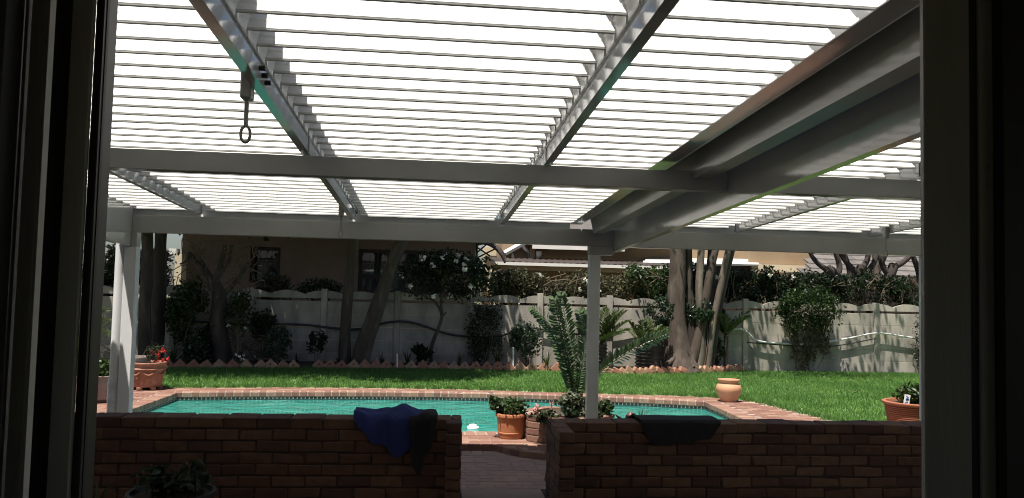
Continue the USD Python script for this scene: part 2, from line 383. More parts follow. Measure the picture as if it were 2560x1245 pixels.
lawn = Polygon(lawn_poly).buffer(0)
b = MB()
m = trimesh.creation.triangulate_polygon(lawn, engine='earcut'); b.add(np.c_[m[0], np.full(len(m[0]), G0 - .004)], m[1])
solo('lawn', b, 'lawn_base', kind='structure')
g = np.random.default_rng(3)
n = 420000
P = np.c_[g.uniform(-6.5, 12.5, n), g.uniform(8.4, 17.3, n)]
import shapely
P = P[shapely.contains_xy(lawn, P[:, 0], P[:, 1])]
dens = fbm(np.c_[P * 2.2, P[:, :1] * 0], 3, 5)
P = P[g.uniform(.1, .75, len(P)) < dens + .25]
# a ragged fringe along the paving
e = lawn_near[g.integers(0, 59, 9000)]; e2 = e + g.normal(0, .05, e.shape)
P = np.vstack([P, e2]); n = len(P)
hh = g.uniform(.018, .05, n) * (1 + .5 * noise(np.c_[P * .9, P[:, :1] * 0], 2)); hh[-9000:] *= 1.3
az = g.uniform(0, 2 * np.pi, n); w = g.uniform(.004, .008, n)
lean = g.normal(0, .022, (n, 2))
base = np.c_[P, np.full(n, G0 - .006)]
dx = np.c_[np.cos(az) * w, np.sin(az) * w, np.zeros(n)]
V = np.stack([base - dx, base + dx, base + np.c_[lean, hh]], 1).reshape(-1, 3)
solo('grass', (V, np.arange(3 * n).reshape(-1, 3)), 'grass_blade', 'short green lawn grass between the pool paving and the garden wall', 'grass', kind='stuff')

b = MB(); bed = Polygon([*bed_edge, (7, 17.35), (-7.2, 17.35)]).buffer(0)
m = trimesh.creation.triangulate_polygon(bed, engine='earcut')
b.add(np.c_[m[0], np.full(len(m[0]), G0 + .06)], m[1])
for k in range(len(bed_edge) - 1):
    a, c = bed_edge[k], bed_edge[k + 1]; b.add([[*a, G0 - .02], [*c, G0 - .02], [*c, G0 + .06], [*a, G0 + .06]], [[0, 1, 2, 3]])
solo('garden_bed', b, 'soil', kind='structure')

# ---------------------------------------------------------------- the room that the camera stands in
solo('floor', MB().box(-3.2, 3.8, -4.5, 1.74, -.2, 0), 'room_carpet', kind='structure')
solo('ceiling', MB().box(-3.2, 3.8, -4.5, 1.5, 2.6, 2.7), 'room_paint', kind='structure')
hs = thing('house', 'plastered house wall and roof edge round the doorway', 'house', kind=None)
b = MB()
b.box(-9, -.72, 1.5, 1.74, -.1, 2.85); b.box(1.22, 9, 1.54, 1.74, -.1, 2.85); b.box(-.72, 1.22, 1.5, 1.74, 2.2, 2.85)
b.box(-3.3, -3.2, -4.6, -3.4, -.1, 2.7); b.box(-3.3, -3.2, -.6, 1.5, -.1, 2.7); b.box(-3.3, -3.2, -3.4, -.6, -.1, .7); b.box(-3.3, -3.2, -3.4, -.6, 2.2, 2.7); b.box(3.8, 3.9, -4.6, -3.4, -.1, 2.7); b.box(3.8, 3.9, -.6, 1.5, -.1, 2.7); b.box(3.8, 3.9, -3.4, -.6, -.1, .7); b.box(3.8, 3.9, -3.4, -.6, 2.2, 2.7); b.box(-3.3, 3.9, -4.7, -4.5, -.1, 2.7)
part(hs, 'wall', b, 'room_paint')
part(hs, 'roof', MB().add([[-9, -6, 4.4], [9, -6, 4.4], [9, 2.0, 2.87], [-9, 2.0, 2.87], [-9, -6, 4.5], [9, -6, 4.5], [9, 2.0, 2.97], [-9, 2.0, 2.97]],
                          [[0, 1, 2, 3], [7, 6, 5, 4], [3, 2, 6, 7], [0, 3, 7, 4], [1, 5, 6, 2], [0, 4, 5, 1]]), 'roof_tile_0')
b = MB(); b.box(-9, -3.3, 6.6, 6.85, -.1, 2.6); b.box(-3.55, -3.3, 1.74, 6.6, -.1, 2.6)
part(hs, 'wing_wall', b, 'room_paint')
for j in range(36):     # tiled roof of the wing, its verge stepped tile by tile
    xr = -3.02 - j * .17; zt = 2.45 + (j * .17) * math.tan(.60)
    part(hs, 'verge_tile', MB().add([[xr - .20, 1.9, zt + .137], [xr, 1.9, zt], [xr, 7.27 + (j % 2) * .02, zt], [xr - .20, 7.27 + (j % 2) * .02, zt + .137],
         [xr - .20, 1.9, zt + .177], [xr, 1.9, zt + .04], [xr, 7.27 + (j % 2) * .02, zt + .04], [xr - .20, 7.27 + (j % 2) * .02, zt + .177]],
         [[0, 1, 2, 3], [7, 6, 5, 4], [3, 2, 6, 7], [0, 3, 7, 4], [1, 5, 6, 2], [0, 4, 5, 1]]), 'roof_tile_0')
# sliding doors stacked to the left, their stiles seen end on; the jamb to the right
sd = thing('sliding_door', 'dark sliding door leaves stacked at the left edge of the doorway', 'door')
k = 1.5
for (x0, x1, y0, y1, mt) in [(-.720, -.708, 1.40, 1.46, 'frame_dark'), (-.708, -.684, 1.485, 1.50, 'frame_paint'), (-.684, -.640, 1.52, 1.56, 'frame_dark'), (-.640, -.606, 1.485, 1.50, 'frame_paint'), (-.606, -.592, 1.50, 1.56, 'frame_dark')]:
    part(sd, 'stile', MB().box(x0, x1, y0, y1, .02, 2.2, ch=.0008), mt)
part(sd, 'brush_seal', MB().box(-.5935, -.5905, 1.51, 1.52, .02, 2.2), 'seal')
part(sd, 'top_rail', MB().box(-1.5, -.60, 1.42, 1.56, 2.14, 2.2), 'frame_dark')
part(sd, 'leaf', MB().box(-1.55, -.721, 1.40, 1.49, .02, 2.2), 'frame_dark')
dj = thing('door_jamb', 'painted timber door jamb with narrow stop at the right edge of the doorway', 'door frame')
part(dj, 'jamb', MB().box(.984, 1.083, 1.528, 1.545, .0, 2.2, ch=.003), 'frame_paint')
part(dj, 'groove', MB().box(1.083, 1.104, 1.537, 1.545, .0, 2.2), 'seal')
part(dj, 'stop', MB().box(1.104, 1.134, 1.528, 1.545, .0, 2.2, ch=.003), 'frame_paint')
part(dj, 'backing', MB().box(1.134, 1.5, 1.50, 1.536, .0, 2.2), 'frame_dark')
for z in (.55, 1.78):
    part(dj, 'screw', MB().lathe([(0, 0), (.003, 0), (.003, .0015), (0, .0015)], (1.119, 1.5265, z), 8), 'seal')

# ---------------------------------------------------------------- the louvred patio roof: beams, posts, rafters, blades, cranks
SL = math.tan(.03915)
lr = thing('louvre_roof', 'white aluminium louvre roof with beams, posts and closed blades over the patio', 'patio roof')
zr = lambda Y: 2.46 - SL * Y


def sloped(x0, x1, y0, y1, h0, h1, ch=0):
    """A bar that runs down the slope of the roof between the heights h0 and h1 above the rafters' undersides."""
    b = MB().box(x0, x1, y0, y1, 0, 1, ch=0)
    for v in b.v: v[:, 2] = zr(v[:, 1]) + h0 + (h1 - h0) * v[:, 2]
    return b


Y2 = 7.70
def xbar(y0, y1, z0, z1, x0, x1): return MB().box(x0, x1, y0, y1, z0, z1, ch=.003)
WA = 'white_aluminium'
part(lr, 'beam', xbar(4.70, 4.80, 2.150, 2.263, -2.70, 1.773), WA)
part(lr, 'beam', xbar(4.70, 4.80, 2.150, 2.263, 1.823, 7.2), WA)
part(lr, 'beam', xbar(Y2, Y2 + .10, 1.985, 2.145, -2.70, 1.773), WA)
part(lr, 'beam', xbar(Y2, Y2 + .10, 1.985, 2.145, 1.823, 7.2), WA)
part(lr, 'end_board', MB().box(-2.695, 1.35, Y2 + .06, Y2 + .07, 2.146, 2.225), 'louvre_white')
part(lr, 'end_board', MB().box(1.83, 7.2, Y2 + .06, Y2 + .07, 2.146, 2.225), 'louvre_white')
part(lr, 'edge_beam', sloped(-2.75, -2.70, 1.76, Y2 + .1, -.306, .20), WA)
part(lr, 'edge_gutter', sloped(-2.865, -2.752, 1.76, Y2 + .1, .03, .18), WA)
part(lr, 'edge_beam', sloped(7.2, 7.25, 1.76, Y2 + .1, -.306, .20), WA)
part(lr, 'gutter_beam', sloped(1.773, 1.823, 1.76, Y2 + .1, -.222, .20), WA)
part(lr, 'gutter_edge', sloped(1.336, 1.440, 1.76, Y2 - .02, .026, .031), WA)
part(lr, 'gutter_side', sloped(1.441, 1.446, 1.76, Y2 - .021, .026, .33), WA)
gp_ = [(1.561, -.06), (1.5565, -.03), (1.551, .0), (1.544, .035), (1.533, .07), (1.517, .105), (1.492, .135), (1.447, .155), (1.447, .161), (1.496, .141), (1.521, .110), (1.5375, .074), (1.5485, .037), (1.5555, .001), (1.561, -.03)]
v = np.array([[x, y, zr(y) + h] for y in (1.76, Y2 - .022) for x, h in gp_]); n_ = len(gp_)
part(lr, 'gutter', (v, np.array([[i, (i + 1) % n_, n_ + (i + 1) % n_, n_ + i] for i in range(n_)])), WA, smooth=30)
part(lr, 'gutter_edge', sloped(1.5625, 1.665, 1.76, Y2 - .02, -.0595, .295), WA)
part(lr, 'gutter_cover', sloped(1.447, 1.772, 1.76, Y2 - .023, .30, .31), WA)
rx = [(-2.13, -2.09), (-.745, -.700), (.662, .707), (2.97, 3.015), (4.345, 4.39), (5.72, 5.765)]
for x0, x1 in rx:
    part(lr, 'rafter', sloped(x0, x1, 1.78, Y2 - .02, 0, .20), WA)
    part(lr, 'rafter_cap', sloped(x0 - (.085 if x0 > 0 else .005), x1 + (.085 if x0 < 0 else .005), 1.78, Y2 + .05, .205, .212), WA)
    side = 1 if x0 < 0 else -1
    xs = (x1 + .004, x1 + .008) if side > 0 else (x0 - .008, x0 - .004)
    part(lr, 'control_bar', sloped(*xs, 1.9, Y2 - .08, .085, .095), 'grey_metal')
    for yb in (4.70, Y2):
        b = MB(); yy = yb - .04
        for xx in (x0 - .006, x1 + .003): b.box(xx, xx + .003, yy, yb - .002, zr(yy) + .005, zr(yy) + .085)
        part(lr, 'bracket', b, WA)
# blades: tilted up away from the house, lip down
pitch, wdt, tilt = .162, .178, math.radians(44)
LIP = .045
prof = np.array([(0, -.004), (.002, -.007), (.006, -.008), (.010, -.001), (.05, .0), (.06, .007), (.07, 0), (.15, 0), (wdt, -.004)])   # along the blade, across it
ct, st = math.cos(tilt), math.sin(tilt)
bays = [(-2.695, -2.135), (-2.085, -.750), (-.695, .657), (.712, 1.405), (1.83, 2.965), (3.02, 4.34), (4.395, 5.715), (5.77, 7.19)]
nb = 35
for (x0, x1) in bays:
    xa, xb = x0 + (.045 if -2.2 < x0 < 0 else -.004), x1 - (.045 if (.6 < x1 < .7 or 2 < x1 < 7) else -.004)
    for k in range(-1, nb):
        y0 = 7.53 - k * pitch
        yz = np.c_[y0 + prof[:, 0] * ct - prof[:, 1] * st, zr(y0) + LIP + prof[:, 0] * st + prof[:, 1] * ct]
        tk = np.array([st, -ct]) * .004; lo = yz + tk
        ring_ = np.vstack([yz, lo[::-1]]); nn_ = len(ring_); npf = len(yz)
        v = np.vstack([np.c_[np.full(nn_, xx), ring_] for xx in (xa, xb)])
        f = [[i, (i + 1) % nn_, nn_ + (i + 1) % nn_, nn_ + i] for i in range(nn_)]
        f += [[i + 1, i, nn_ - 1 - i, nn_ - 2 - i] for i in range(npf - 1)] + [[nn_ + i, nn_ + i + 1, 2 * nn_ - 2 - i, 2 * nn_ - 1 - i] for i in range(npf - 1)]
        part(lr, 'louvre_blade', (v, np.array(f)), 'louvre_white')
# pivot clips under the blade ends
for (x0, x1), s in [((-.695, .657), 0)]:
    b = MB()
    for k in range(nb):
        y0 = 7.53 - k * pitch
        for xx in ((x0 + .05, x1 - .05) if not s else (x1 - .05,)):
            b.box(xx - .004, xx + .004, y0, y0 + .008, zr(y0) + LIP - .03, zr(y0) + LIP - .008)
    part(lr, 'blade_clips', b, 'louvre_white', kind='stuff')
# posts
part(lr, 'post', MB().box(1.537, 1.645, Y2 + .005, Y2 + .095, G0, 1.90, ch=.004), 'post_white')
part(lr, 'post_head', MB().box(1.53, 1.77, Y2 + .002, Y2 + .098, 1.90, 1.984, ch=.004), WA)
part(lr, 'post', MB().box(-2.75, -2.645, Y2 - .02, Y2 + .085, G0, 1.853, ch=.004), 'post_white')
part(lr, 'post_head', MB().box(-2.698, -2.645, Y2 - .02, Y2 + .085, 1.853, 1.984, ch=.004), WA)
part(lr, 'post', MB().box(4.95, 5.05, Y2 + .005, Y2 + .095, G0, 1.984, ch=.004), 'post_white')
b = MB(); b.tube([(-2.80, Y2 + .03, 1.9), (-2.80, Y2 + .03, .62)], .043, 14)
part(lr, 'downpipe', b, 'post_white', smooth=40)
part(lr, 'downpipe_shoe', MB().tube(smooth_path([(-2.80, Y2 + .03, .66), (-2.80, Y2 + .03, .35), (-2.81, Y2 + .04, .18), (-2.86, Y2 + .12, .05)], 9), .050, 14), 'post_white', smooth=40)
for z in (.46, .60):
    part(lr, 'pipe_collar', MB().tube([(-2.80, Y2 + .03, z), (-2.80, Y2 + .03, z + .025)], .055, 14), 'post_white')


def crank(x, y, ztop):
    c = path_for(lr, 'crank'); UsdGeom.Xform.Define(stage, c)
    z = zr(y)
    part(c, 'gearbox', MB().box(x - .022, x + .022, y - .035, y + .035, z - .055, z + .075, ch=.006), 'grey_metal')
    part(c, 'rod', MB().tube([(x, y, z - .05), (x, y, z - .165)], .0095, 8), 'grey_metal')
    th = np.linspace(0, 2 * np.pi, 21); r = np.where(np.abs(np.sin(th)) > .3, 1, 1)
    lp_ = np.c_[x + .019 * np.cos(th), np.full(21, y), z - .197 + .034 * np.sin(th)]
    part(c, 'eye', MB().tube(lp_, .0065, 6, cap=False), 'grey_metal')
    

crank(-.765, 3.40, 0); crank(-.765, 7.10, 0); crank(4.325, 7.33, 0)
for yy in (3.30, 3.36, 3.42):
    part(lr, 'bolt', MB().tube([(-.70, yy, zr(yy) + .05 - (yy - 3.3) * .2), (-.676, yy, zr(yy) + .05 - (yy - 3.3) * .2)], .011, 6), 'seal')

# ---------------------------------------------------------------- low brick walls
def brick_wall(lab, x0, x1, pier_x0, pier_x1, pier_y, ztop, off):
    w = thing('low_brick_wall', lab, 'wall')
    n = 7; h = ztop / n
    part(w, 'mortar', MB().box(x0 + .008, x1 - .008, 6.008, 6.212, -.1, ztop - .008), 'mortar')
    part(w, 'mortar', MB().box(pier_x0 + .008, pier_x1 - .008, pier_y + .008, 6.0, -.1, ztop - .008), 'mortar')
    for r in range(n):
        z0, z1 = r * h + .010, (r + 1) * h
        x = x0 + (r % 2) * -.116 + off
        while x < x1 - .01:
            a, c = max(x, x0), min(x + .222, x1); x += .232
            if c - a < .03: continue
            s = R.normal(0, .0015)
            part(w, 'brick', MB().box(a, c, 6.0 + s, 6.22, z0, z1 + (0 if r < n - 1 else R.normal(0, .003)), ch=.006, jit=.0028), f'brick_{R.choice(4, p=[.4, .25, .25, .1])}')
        L = 6.0 - pier_y; k = max(1, round(L / .23))
        for q in range(k):
            part(w, 'brick', MB().box(pier_x0, pier_x1, pier_y + q * L / k, pier_y + (q + 1) * L / k - .010, z0, z1, ch=.006, jit=.0025), f'brick_{R.choice(4, p=[.4, .25, .25, .1])}')
    return w


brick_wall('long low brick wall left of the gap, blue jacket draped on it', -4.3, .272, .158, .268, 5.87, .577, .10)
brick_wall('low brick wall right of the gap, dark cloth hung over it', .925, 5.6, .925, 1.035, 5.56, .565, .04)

# ---------------------------------------------------------------- precast concrete garden wall
WY = 17.35
cw = thing('garden_wall', 'grey precast concrete panel wall with scalloped top along the back garden', 'wall')
px_ = [.885 + 1.52 * k for k in range(-6, 9)]
for x in px_:
    part(cw, 'post', MB().box(x - .06, x + .06, WY - .045, WY + .09, -.3, 1.52 + R.normal(0, .01), ch=.008), f'concrete_{R.integers(3)}')
for a, c in zip(px_[:-1], px_[1:]):
    for r in range(5):
        part(cw, 'panel', MB().box(a + .055, c - .055, WY + R.normal(0, .0006), WY + .05, G0 - .02 + r * .268, G0 - .02 + r * .268 + .264, ch=.003), f'concrete_{R.integers(3)}')
    u = np.linspace(-.5, .5, 41); top = 1.40 + .085 * np.abs(np.cos(2 * np.pi * u)) ** .8
    xs = (a + c) / 2 + u * (c - a - .11)
    poly = [(xs[0], 1.322), (xs[-1], 1.322), *zip(xs[::-1], top[::-1])]
    mm = trimesh.creation.extrude_polygon(Polygon(poly), .05, engine='earcut')
    v = np.c_[mm.vertices[:, 0], WY + .05 - mm.vertices[:, 2], mm.vertices[:, 1]]
    part(cw, 'coping_panel', (v, mm.faces[:, ::-1]), f'concrete_{R.integers(3)}')


def hose(name, pix, Y, r, mat, lab, cat='hose'):
    pts = smooth_path([at(a, c, Y) for a, c in pix], 60)
    return solo(name, MB().tube(pts, r, 8), mat, lab, cat, smooth=60)


hose('wall_cable', [(345, 800), (480, 803), (640, 812), (760, 812), (850, 822), (905, 822), (960, 808), (1015, 804), (1060, 815), (1120, 835), (1180, 842), (1260, 838), (1300, 822), (1400, 832), (1500, 833), (1560, 826), (1600, 818), (1680, 822), (1760, 828)], WY - .075, .022, 'hose_black', 'black cable drooping along the shaded left of the concrete wall')
hose('grey_hose', [(1828, 825), (1850, 822), (1868, 830), (1885, 847), (1910, 855), (1960, 859), (2020, 860), (2080, 853), (2140, 842), (2195, 833), (2240, 838), (2310, 848), (2400, 850)], WY - .085, .020, 'hose_grey', 'pale grey pipe hung in a wave along the right of the concrete wall')
hose('wall_pipe', [(1868, 856), (1920, 860), (1990, 865), (2060, 867), (2120, 860), (2190, 846)], WY - .07, .013, 'hose_black', 'thin black pipe just under the grey pipe on the concrete wall', 'pipe')

# ---------------------------------------------------------------- brick edging along the bed
ed = thing('brick_edging', 'sawtooth row of tilted bricks edging the back garden bed', 'edging')
seg = np.linalg.norm(np.diff(bed_edge, axis=0), axis=1); cum = np.r_[0, np.cumsum(seg)]
sp = 0.0
while sp < cum[-1] - .05:
    k = np.searchsorted(cum, sp, 'right') - 1; t = (sp - cum[k]) / seg[k]; o = bed_edge[k] + t * (bed_edge[k + 1] - bed_edge[k]); d = (bed_edge[k + 1] - bed_edge[k]) / seg[k]
    right = o[0] > 3.3
    gap = 2.75 < o[0] < 3.2
    a = math.radians((45 if not right else 33) + R.normal(0, 5)); c, s_ = math.cos(a), math.sin(a)
    M = np.eye(4); D = np.array([d[0], d[1], 0]); Nn = np.array([-d[1], d[0], 0]); Zz = np.array([0, 0, 1.0])
    M[:3, 0] = D * c - Zz * s_ if right else D * c + Zz * s_; M[:3, 1] = Nn; M[:3, 2] = np.cross(M[:3, 0], M[:3, 1]); M[:3, 3] = [*o, G0 + .045 + R.normal(0, .008) + (.01 if right else 0)]
    M[:3, 3] += Nn * R.normal(0, .012)
    if not gap and not (R.random() < .06 and o[0] < 0):
        b = MB().box(-.095, .095, -.04, .055, -.095 if not right else -.05, .095 if not right else .05, ch=.006, jit=.004, M=M)
        if not right:
            q = M[:3, 3] - Nn * .041
            tt = np.array([[math.cos(z) * .018, math.sin(z) * .018] for z in np.arange(8) * math.pi / 4])
            part(ed, 'brick', b, f'edging_{R.integers(3)}')
            part(ed, 'brick_hole', MB().add([q + D * x + Zz * (z + .035) for x, z in tt] + [q + Zz * .035], [[i, (i + 1) % 8, 8] for i in range(8)]), 'soil')
        else:
            part(ed, 'brick', b, f'edging_{R.integers(3)}')
    sp += (.235 if not right else .135) * (1 + R.normal(0, .07))

# ---------------------------------------------------------------- plants: helpers
def clumps(c, rad, n, k=14, tight=.34, rng=R, shell=.55):
    """n points gathered in k clumps inside an ellipsoid: an uneven outline with gaps."""
    c, rad = np.asarray(c, float), np.asarray(rad, float)
    d = rng.normal(size=(k, 3)); d /= np.linalg.norm(d, axis=1, keepdims=True)
    cc = d * rng.uniform(shell, .95, (k, 1)) ** .8
    q = rng.integers(0, k, n)
    p = cc[q] + rng.normal(0, tight, (n, 3)) * rng.uniform(.5, 1.1, (k, 1))[q]
    r = np.linalg.norm(p, axis=1); p = p[r < 1.25]
    return c + p * rad


def bush(name, lab, c, rad, n, leaf, mat, k=12, stems=4, base=None, cat='shrub', group=None, asp=.5, tight=.34, flowers=None, stem_r=.012, stem_mat='twig', droop=0.0, rng=None):
    g = rng or np.random.default_rng(abs(hash_(lab)))
    t = thing(name, lab, cat, group=group)
    c, rad = np.asarray(c, float), np.asarray(rad, float)
    pts = clumps(c, rad, n, k, tight, g)
    part(t, 'foliage', MB().leaves(pts, leaf, asp, rng=g, droop=droop), mat)
    base = np.asarray(base if base is not None else [c[0], c[1], G0 + .05])
    for i in range(stems):
        e = c + g.normal(0, .35, 3) * rad
        mid = base + (e - base) * .5 + g.normal(0, .04, 3)
        part(t, 'stem', MB().tube(smooth_path([base + g.normal(0, .02, 3) * [1, 1, 0], mid, e], 7), np.linspace(stem_r, stem_r * .4, 7), 6), stem_mat)
    if flowers:
        fm, fn, fs = flowers
        d = g.normal(size=(fn * 3, 3)); d[:, 1] = -np.abs(d[:, 1]); d /= np.linalg.norm(d, axis=1, keepdims=True)
        for p in (c + d[:fn] * rad * g.uniform(.8, 1.02, (fn, 1))):
            part(t, 'flower', MB().leaves(p + g.normal(0, fs * .22, (14, 3)), fs * .8, .8, rng=g), fm)
    return t


def hash_(s):
    h = 7
    for ch in s: h = (h * 131 + ord(ch)) % 2147483647
    return h


def frond_mesh(path, L, W, n, mat_tilt=.5, fwd=.6, up=(0, 0, 1), n_r=.012, taper=None, rng=R, side=None, vee=.35):
    """A feather frond: a midrib with two rows of blade leaflets."""
    b = MB(); P = smooth_path(path, 24); b.tube(P, np.linspace(n_r, n_r * .25, 24), 5)
    T = np.gradient(P, axis=0); T /= np.linalg.norm(T, axis=1, keepdims=True)
    up = np.asarray(up, float); V, F, q = [], [], 0
    for i in range(n):
        t = .10 + .9 * (i + .5) / n; k = t * 23; j = int(min(k, 22)); p = P[j] + (P[j + 1] - P[j]) * (k - j); d = T[j]
        sd = np.cross(d, up) if side is None else np.asarray(side, float) - d * (d @ np.asarray(side, float)); sd /= np.linalg.norm(sd) + 1e-9
        nm = np.cross(sd, d)
        prof = math.sin(math.pi * min(1, .18 + .82 * t)) ** .6 if taper is None else taper(t)
        for s in (-1, 1):
            a = fwd + rng.normal(0, .07); dr = d * math.sin(a) + sd * s * math.cos(a) * math.cos(vee) + nm * math.cos(a) * math.sin(vee)
            dr = dr + rng.normal(0, .05, 3); dr /= np.linalg.norm(dr); l = L * prof * rng.uniform(.9, 1.08)
            w = np.cross(dr, nm * math.cos(mat_tilt) + d * math.sin(mat_tilt)); w /= np.linalg.norm(w) + 1e-9; w *= W * .5 * rng.uniform(.85, 1.1)
            cup = np.cross(w, dr); cup *= .25
            V += [p, p + dr * l * .4 + w + cup, p + dr * l * .4, p + dr * l * .4 - w + cup, p + dr * l * .8 + w * .7 + cup, p + dr * l * .8, p + dr * l * .8 - w * .7 + cup, p + dr * l]
            F += [[q, q + 2, q + 1], [q, q + 3, q + 2], [q + 1, q + 2, q + 5], [q + 1, q + 5, q + 4], [q + 2, q + 3, q + 6], [q + 2, q + 6, q + 5], [q + 4, q + 5, q + 7], [q + 5, q + 6, q + 7]]
            q += 8
    return b.add(V, F)


def tree(name, lab, trunk, rad, mat, crown=None, n=5000, leaf=.16, leafm='leaf_dark', k=26, branches=(), group=None, cat='tree'):
    g = np.random.default_rng(hash_(lab))
    t = thing(name, lab, cat, group=group)
    P = smooth_path(trunk, 18); rr = np.interp(np.linspace(0, 1, 18), np.linspace(0, 1, len(rad)), rad)
    b = MB().tube(P, rr, 12)
    v = b.v[0]; v += (fbm(v * 6, 3, 2)[:, None] - .5) * rr.mean() * .5
    tr = part(t, 'trunk', b, mat, smooth=70)
    for br, r0 in branches:
        bp = smooth_path(br, 10)
        part(t, 'branch', MB().tube(bp, np.linspace(r0, r0 * .55, 10), 8), mat, smooth=70)
    if crown is not None:
        c, rd = crown
        part(t, 'crown', MB().leaves(clumps(c, rd, n, k, .30, g), leaf, .55, rng=g), leafm)
        c = np.asarray(c, float)
        for i in range(6):
            e = c + g.normal(0, .4, 3) * np.asarray(rd); e[2] = max(e[2], P[-1][2] + .3)
            part(t, 'branch', MB().tube(smooth_path([P[-1], P[-1] + (e - P[-1]) * .5 + [0, 0, .2], e], 8), np.linspace(rr[-1] * .7, .02, 8), 6), mat)
    return t


BZ = G0 + .05
# ---------------------------------------------------------------- trees on the left
def trunk_px(pix, Y, z0=BZ, top=None):
    pts = [at(a, c, Y) for a, c in pix]
    pts[0][2] = z0 - .05
    if top is not None: pts.append(np.array(top, float))
    return pts


tree('garden_tree', 'straight grey tree trunk just right of the left white post', trunk_px([(362, 912), (362, 800), (366, 700), (368, 600)], 16.3, top=(-5.2, 16.2, 5.2)), [.125, .112, .105, .10, .09], 'bark_dark', ((-5.6, 16.0, 4.75), (3.2, 2.9, 1.9)), 11000, leaf=.2)
tree('garden_tree', 'dark slim tree trunk leaning slightly right behind the red flowers', trunk_px([(388, 905), (394, 800), (399, 700), (401, 600)], 16.9, top=(-4.7, 16.8, 5.6)), [.15, .135, .12, .10, .09], 'bark_dark', ((-3.7, 16.1, 4.7), (2.9, 2.8, 1.8)), 11000, leaf=.2)
tree('garden_tree', 'slim upright trunk before the dark house, left of the leaning one', trunk_px([(862, 908), (862, 850), (868, 760), (876, 680), (884, 600)], 16.95, top=(-1.3, 16.9, 5)), [.13, .11, .10, .095, .085, .07], 'bark', ((-1.9, 16.0, 4.55), (2.6, 2.6, 1.7)), 12000, leaf=.2)
tree('garden_tree', 'thick trunk leaning right across the window of the dark house', trunk_px([(898, 908), (915, 850), (943, 770), (970, 690), (1003, 605)], 16.8, top=(.6, 16.7, 4.9)), [.19, .155, .13, .12, .11, .09], 'bark', ((-.6, 16.1, 4.4), (1.7, 2.4, 1.5)), 8500, leaf=.19)

# pruned gnarled tree
Yg = 16.85
gp = lambda l: [at(a, c, Yg) for a, c in l]
tree('pruned_tree', 'gnarled tree with lopped forked branches before the dark house', trunk_px([(556, 912), (552, 860), (545, 800), (548, 745), (532, 705)], Yg), [.20, .17, .15, .15, .12], 'bark_dark', None,
     branches=[(gp([(540, 720), (520, 690), (495, 660), (472, 632)]), .075), (gp([(533, 705), (520, 680), (505, 655), (500, 640)]), .05), (gp([(535, 710), (545, 680), (558, 640), (562, 612)]), .07), (gp([(540, 700), (560, 670), (575, 640), (578, 612)]), .05),
               (gp([(545, 745), (575, 720), (600, 690), (622, 655)]), .06), (gp([(550, 790), (548, 770), (540, 755), (545, 745), (565, 782), (585, 790)]), .06), (gp([(475, 640), (462, 655), (450, 660)]), .03)])
tb = MB(); rg = np.random.default_rng(12)
for i in range(90):
    a = at(rg.uniform(465, 640), rg.uniform(610, 740), Yg + rg.uniform(-.25, .25)); tb.tube(smooth_path([a, a + rg.normal(0, .10, 3) + [0, 0, .08], a + rg.normal(0, .2, 3) + [0, 0, .16]], 5), np.linspace(.011, .004, 5), 4)
part('/World/pruned_tree', 'twigs', tb, 'twig', kind='stuff')
b = MB()
tw = thing('fallen_limb', 'bare woody stems sprawling low beside the gnarled tree', 'branch')
for pts, r in [(gp([(560, 850), (600, 860), (640, 885), (690, 905)]), .05), (gp([(580, 840), (620, 870), (665, 890), (715, 908)]), .035), (gp([(565, 815), (590, 850), (600, 880), (612, 905)]), .03), (gp([(600, 850), (610, 830), (622, 815), (640, 835)]), .02)]:
    part(tw, 'limb', MB().tube(smooth_path(pts, 9), np.linspace(r, r * .5, 9), 7), 'bark_dark', smooth=60)
th_ = MB(); rg = np.random.default_rng(5)
for i in range(60):
    a = at(rg.uniform(560, 690), rg.uniform(840, 905), Yg + rg.uniform(-.2, .2)); th_.tube(smooth_path([a, a + rg.normal(0, .12, 3), a + rg.normal(0, .22, 3)], 5), .006, 4)
part(tw, 'twigs', th_, 'twig', kind='stuff')

# ---------------------------------------------------------------- bed shrubs, left to right
def bpx(name, lab, x0, x1, y0, y1, Y, n, leaf, mat, depth=.8, **kw):
    c = at((x0 + x1) / 2, (y0 + y1) / 2, Y); p0, p1 = at(x0, y1, Y), at(x1, y0, Y)
    rx_, rz_ = (p1[0] - p0[0]) / 2, (p1[2] - p0[2]) / 2
    return bush(name, lab, c, (rx_, rx_ * depth, rz_), n, leaf, mat, **kw)


bpx('leafy_shrub', 'tall broad-leaved green shrub between the dark trunk and the gnarled tree', 418, 522, 700, 850, 16.75, 1700, .11, 'leaf_mid', k=16, stems=6)
bpx('leafy_shrub', 'low blue-green shrub under the gnarled tree', 455, 525, 850, 908, 16.6, 700, .09, 'leaf_glossy', stems=5)
bpx('climbing_rose', 'light green straggly rose climbing beside the gnarled trunk', 562, 640, 735, 830, 16.65, 900, .075, 'leaf_mid', k=14, stems=7, flowers=('petal_white', 3, .05))
bpx('white_flower', 'small plant with white blossoms at the foot of the fallen limb', 585, 612, 882, 905, 16.5, 120, .05, 'leaf_mid', stems=3, flowers=('petal_white', 6, .05), cat='flowering plant')
for lab, x0_, x1_, y0_, y1_, Y_, n_q, mt_ in [('leafy shrub low against the wall between the gnarled tree and the small round shrub', 625, 690, 780, 850, 17.0, 700, 'leaf_dark'), ('dense dark shrub at the left foot of the gnarled tree', 480, 560, 790, 905, 16.95, 1300, 'leaf_dark'),
                                       ('spreading leafy bush against the dark house above the wall left of the slim trunk', 640, 730, 690, 760, 17.8, 1100, 'leaf_rust'), ('leafy bush behind the wall beside the slim upright trunk', 740, 850, 700, 745, 17.9, 900, 'leaf_dark')]:
    bpx('leafy_shrub', lab, x0_, x1_, y0_, y1_, Y_, n_q, .095, mt_, k=16, stems=6)
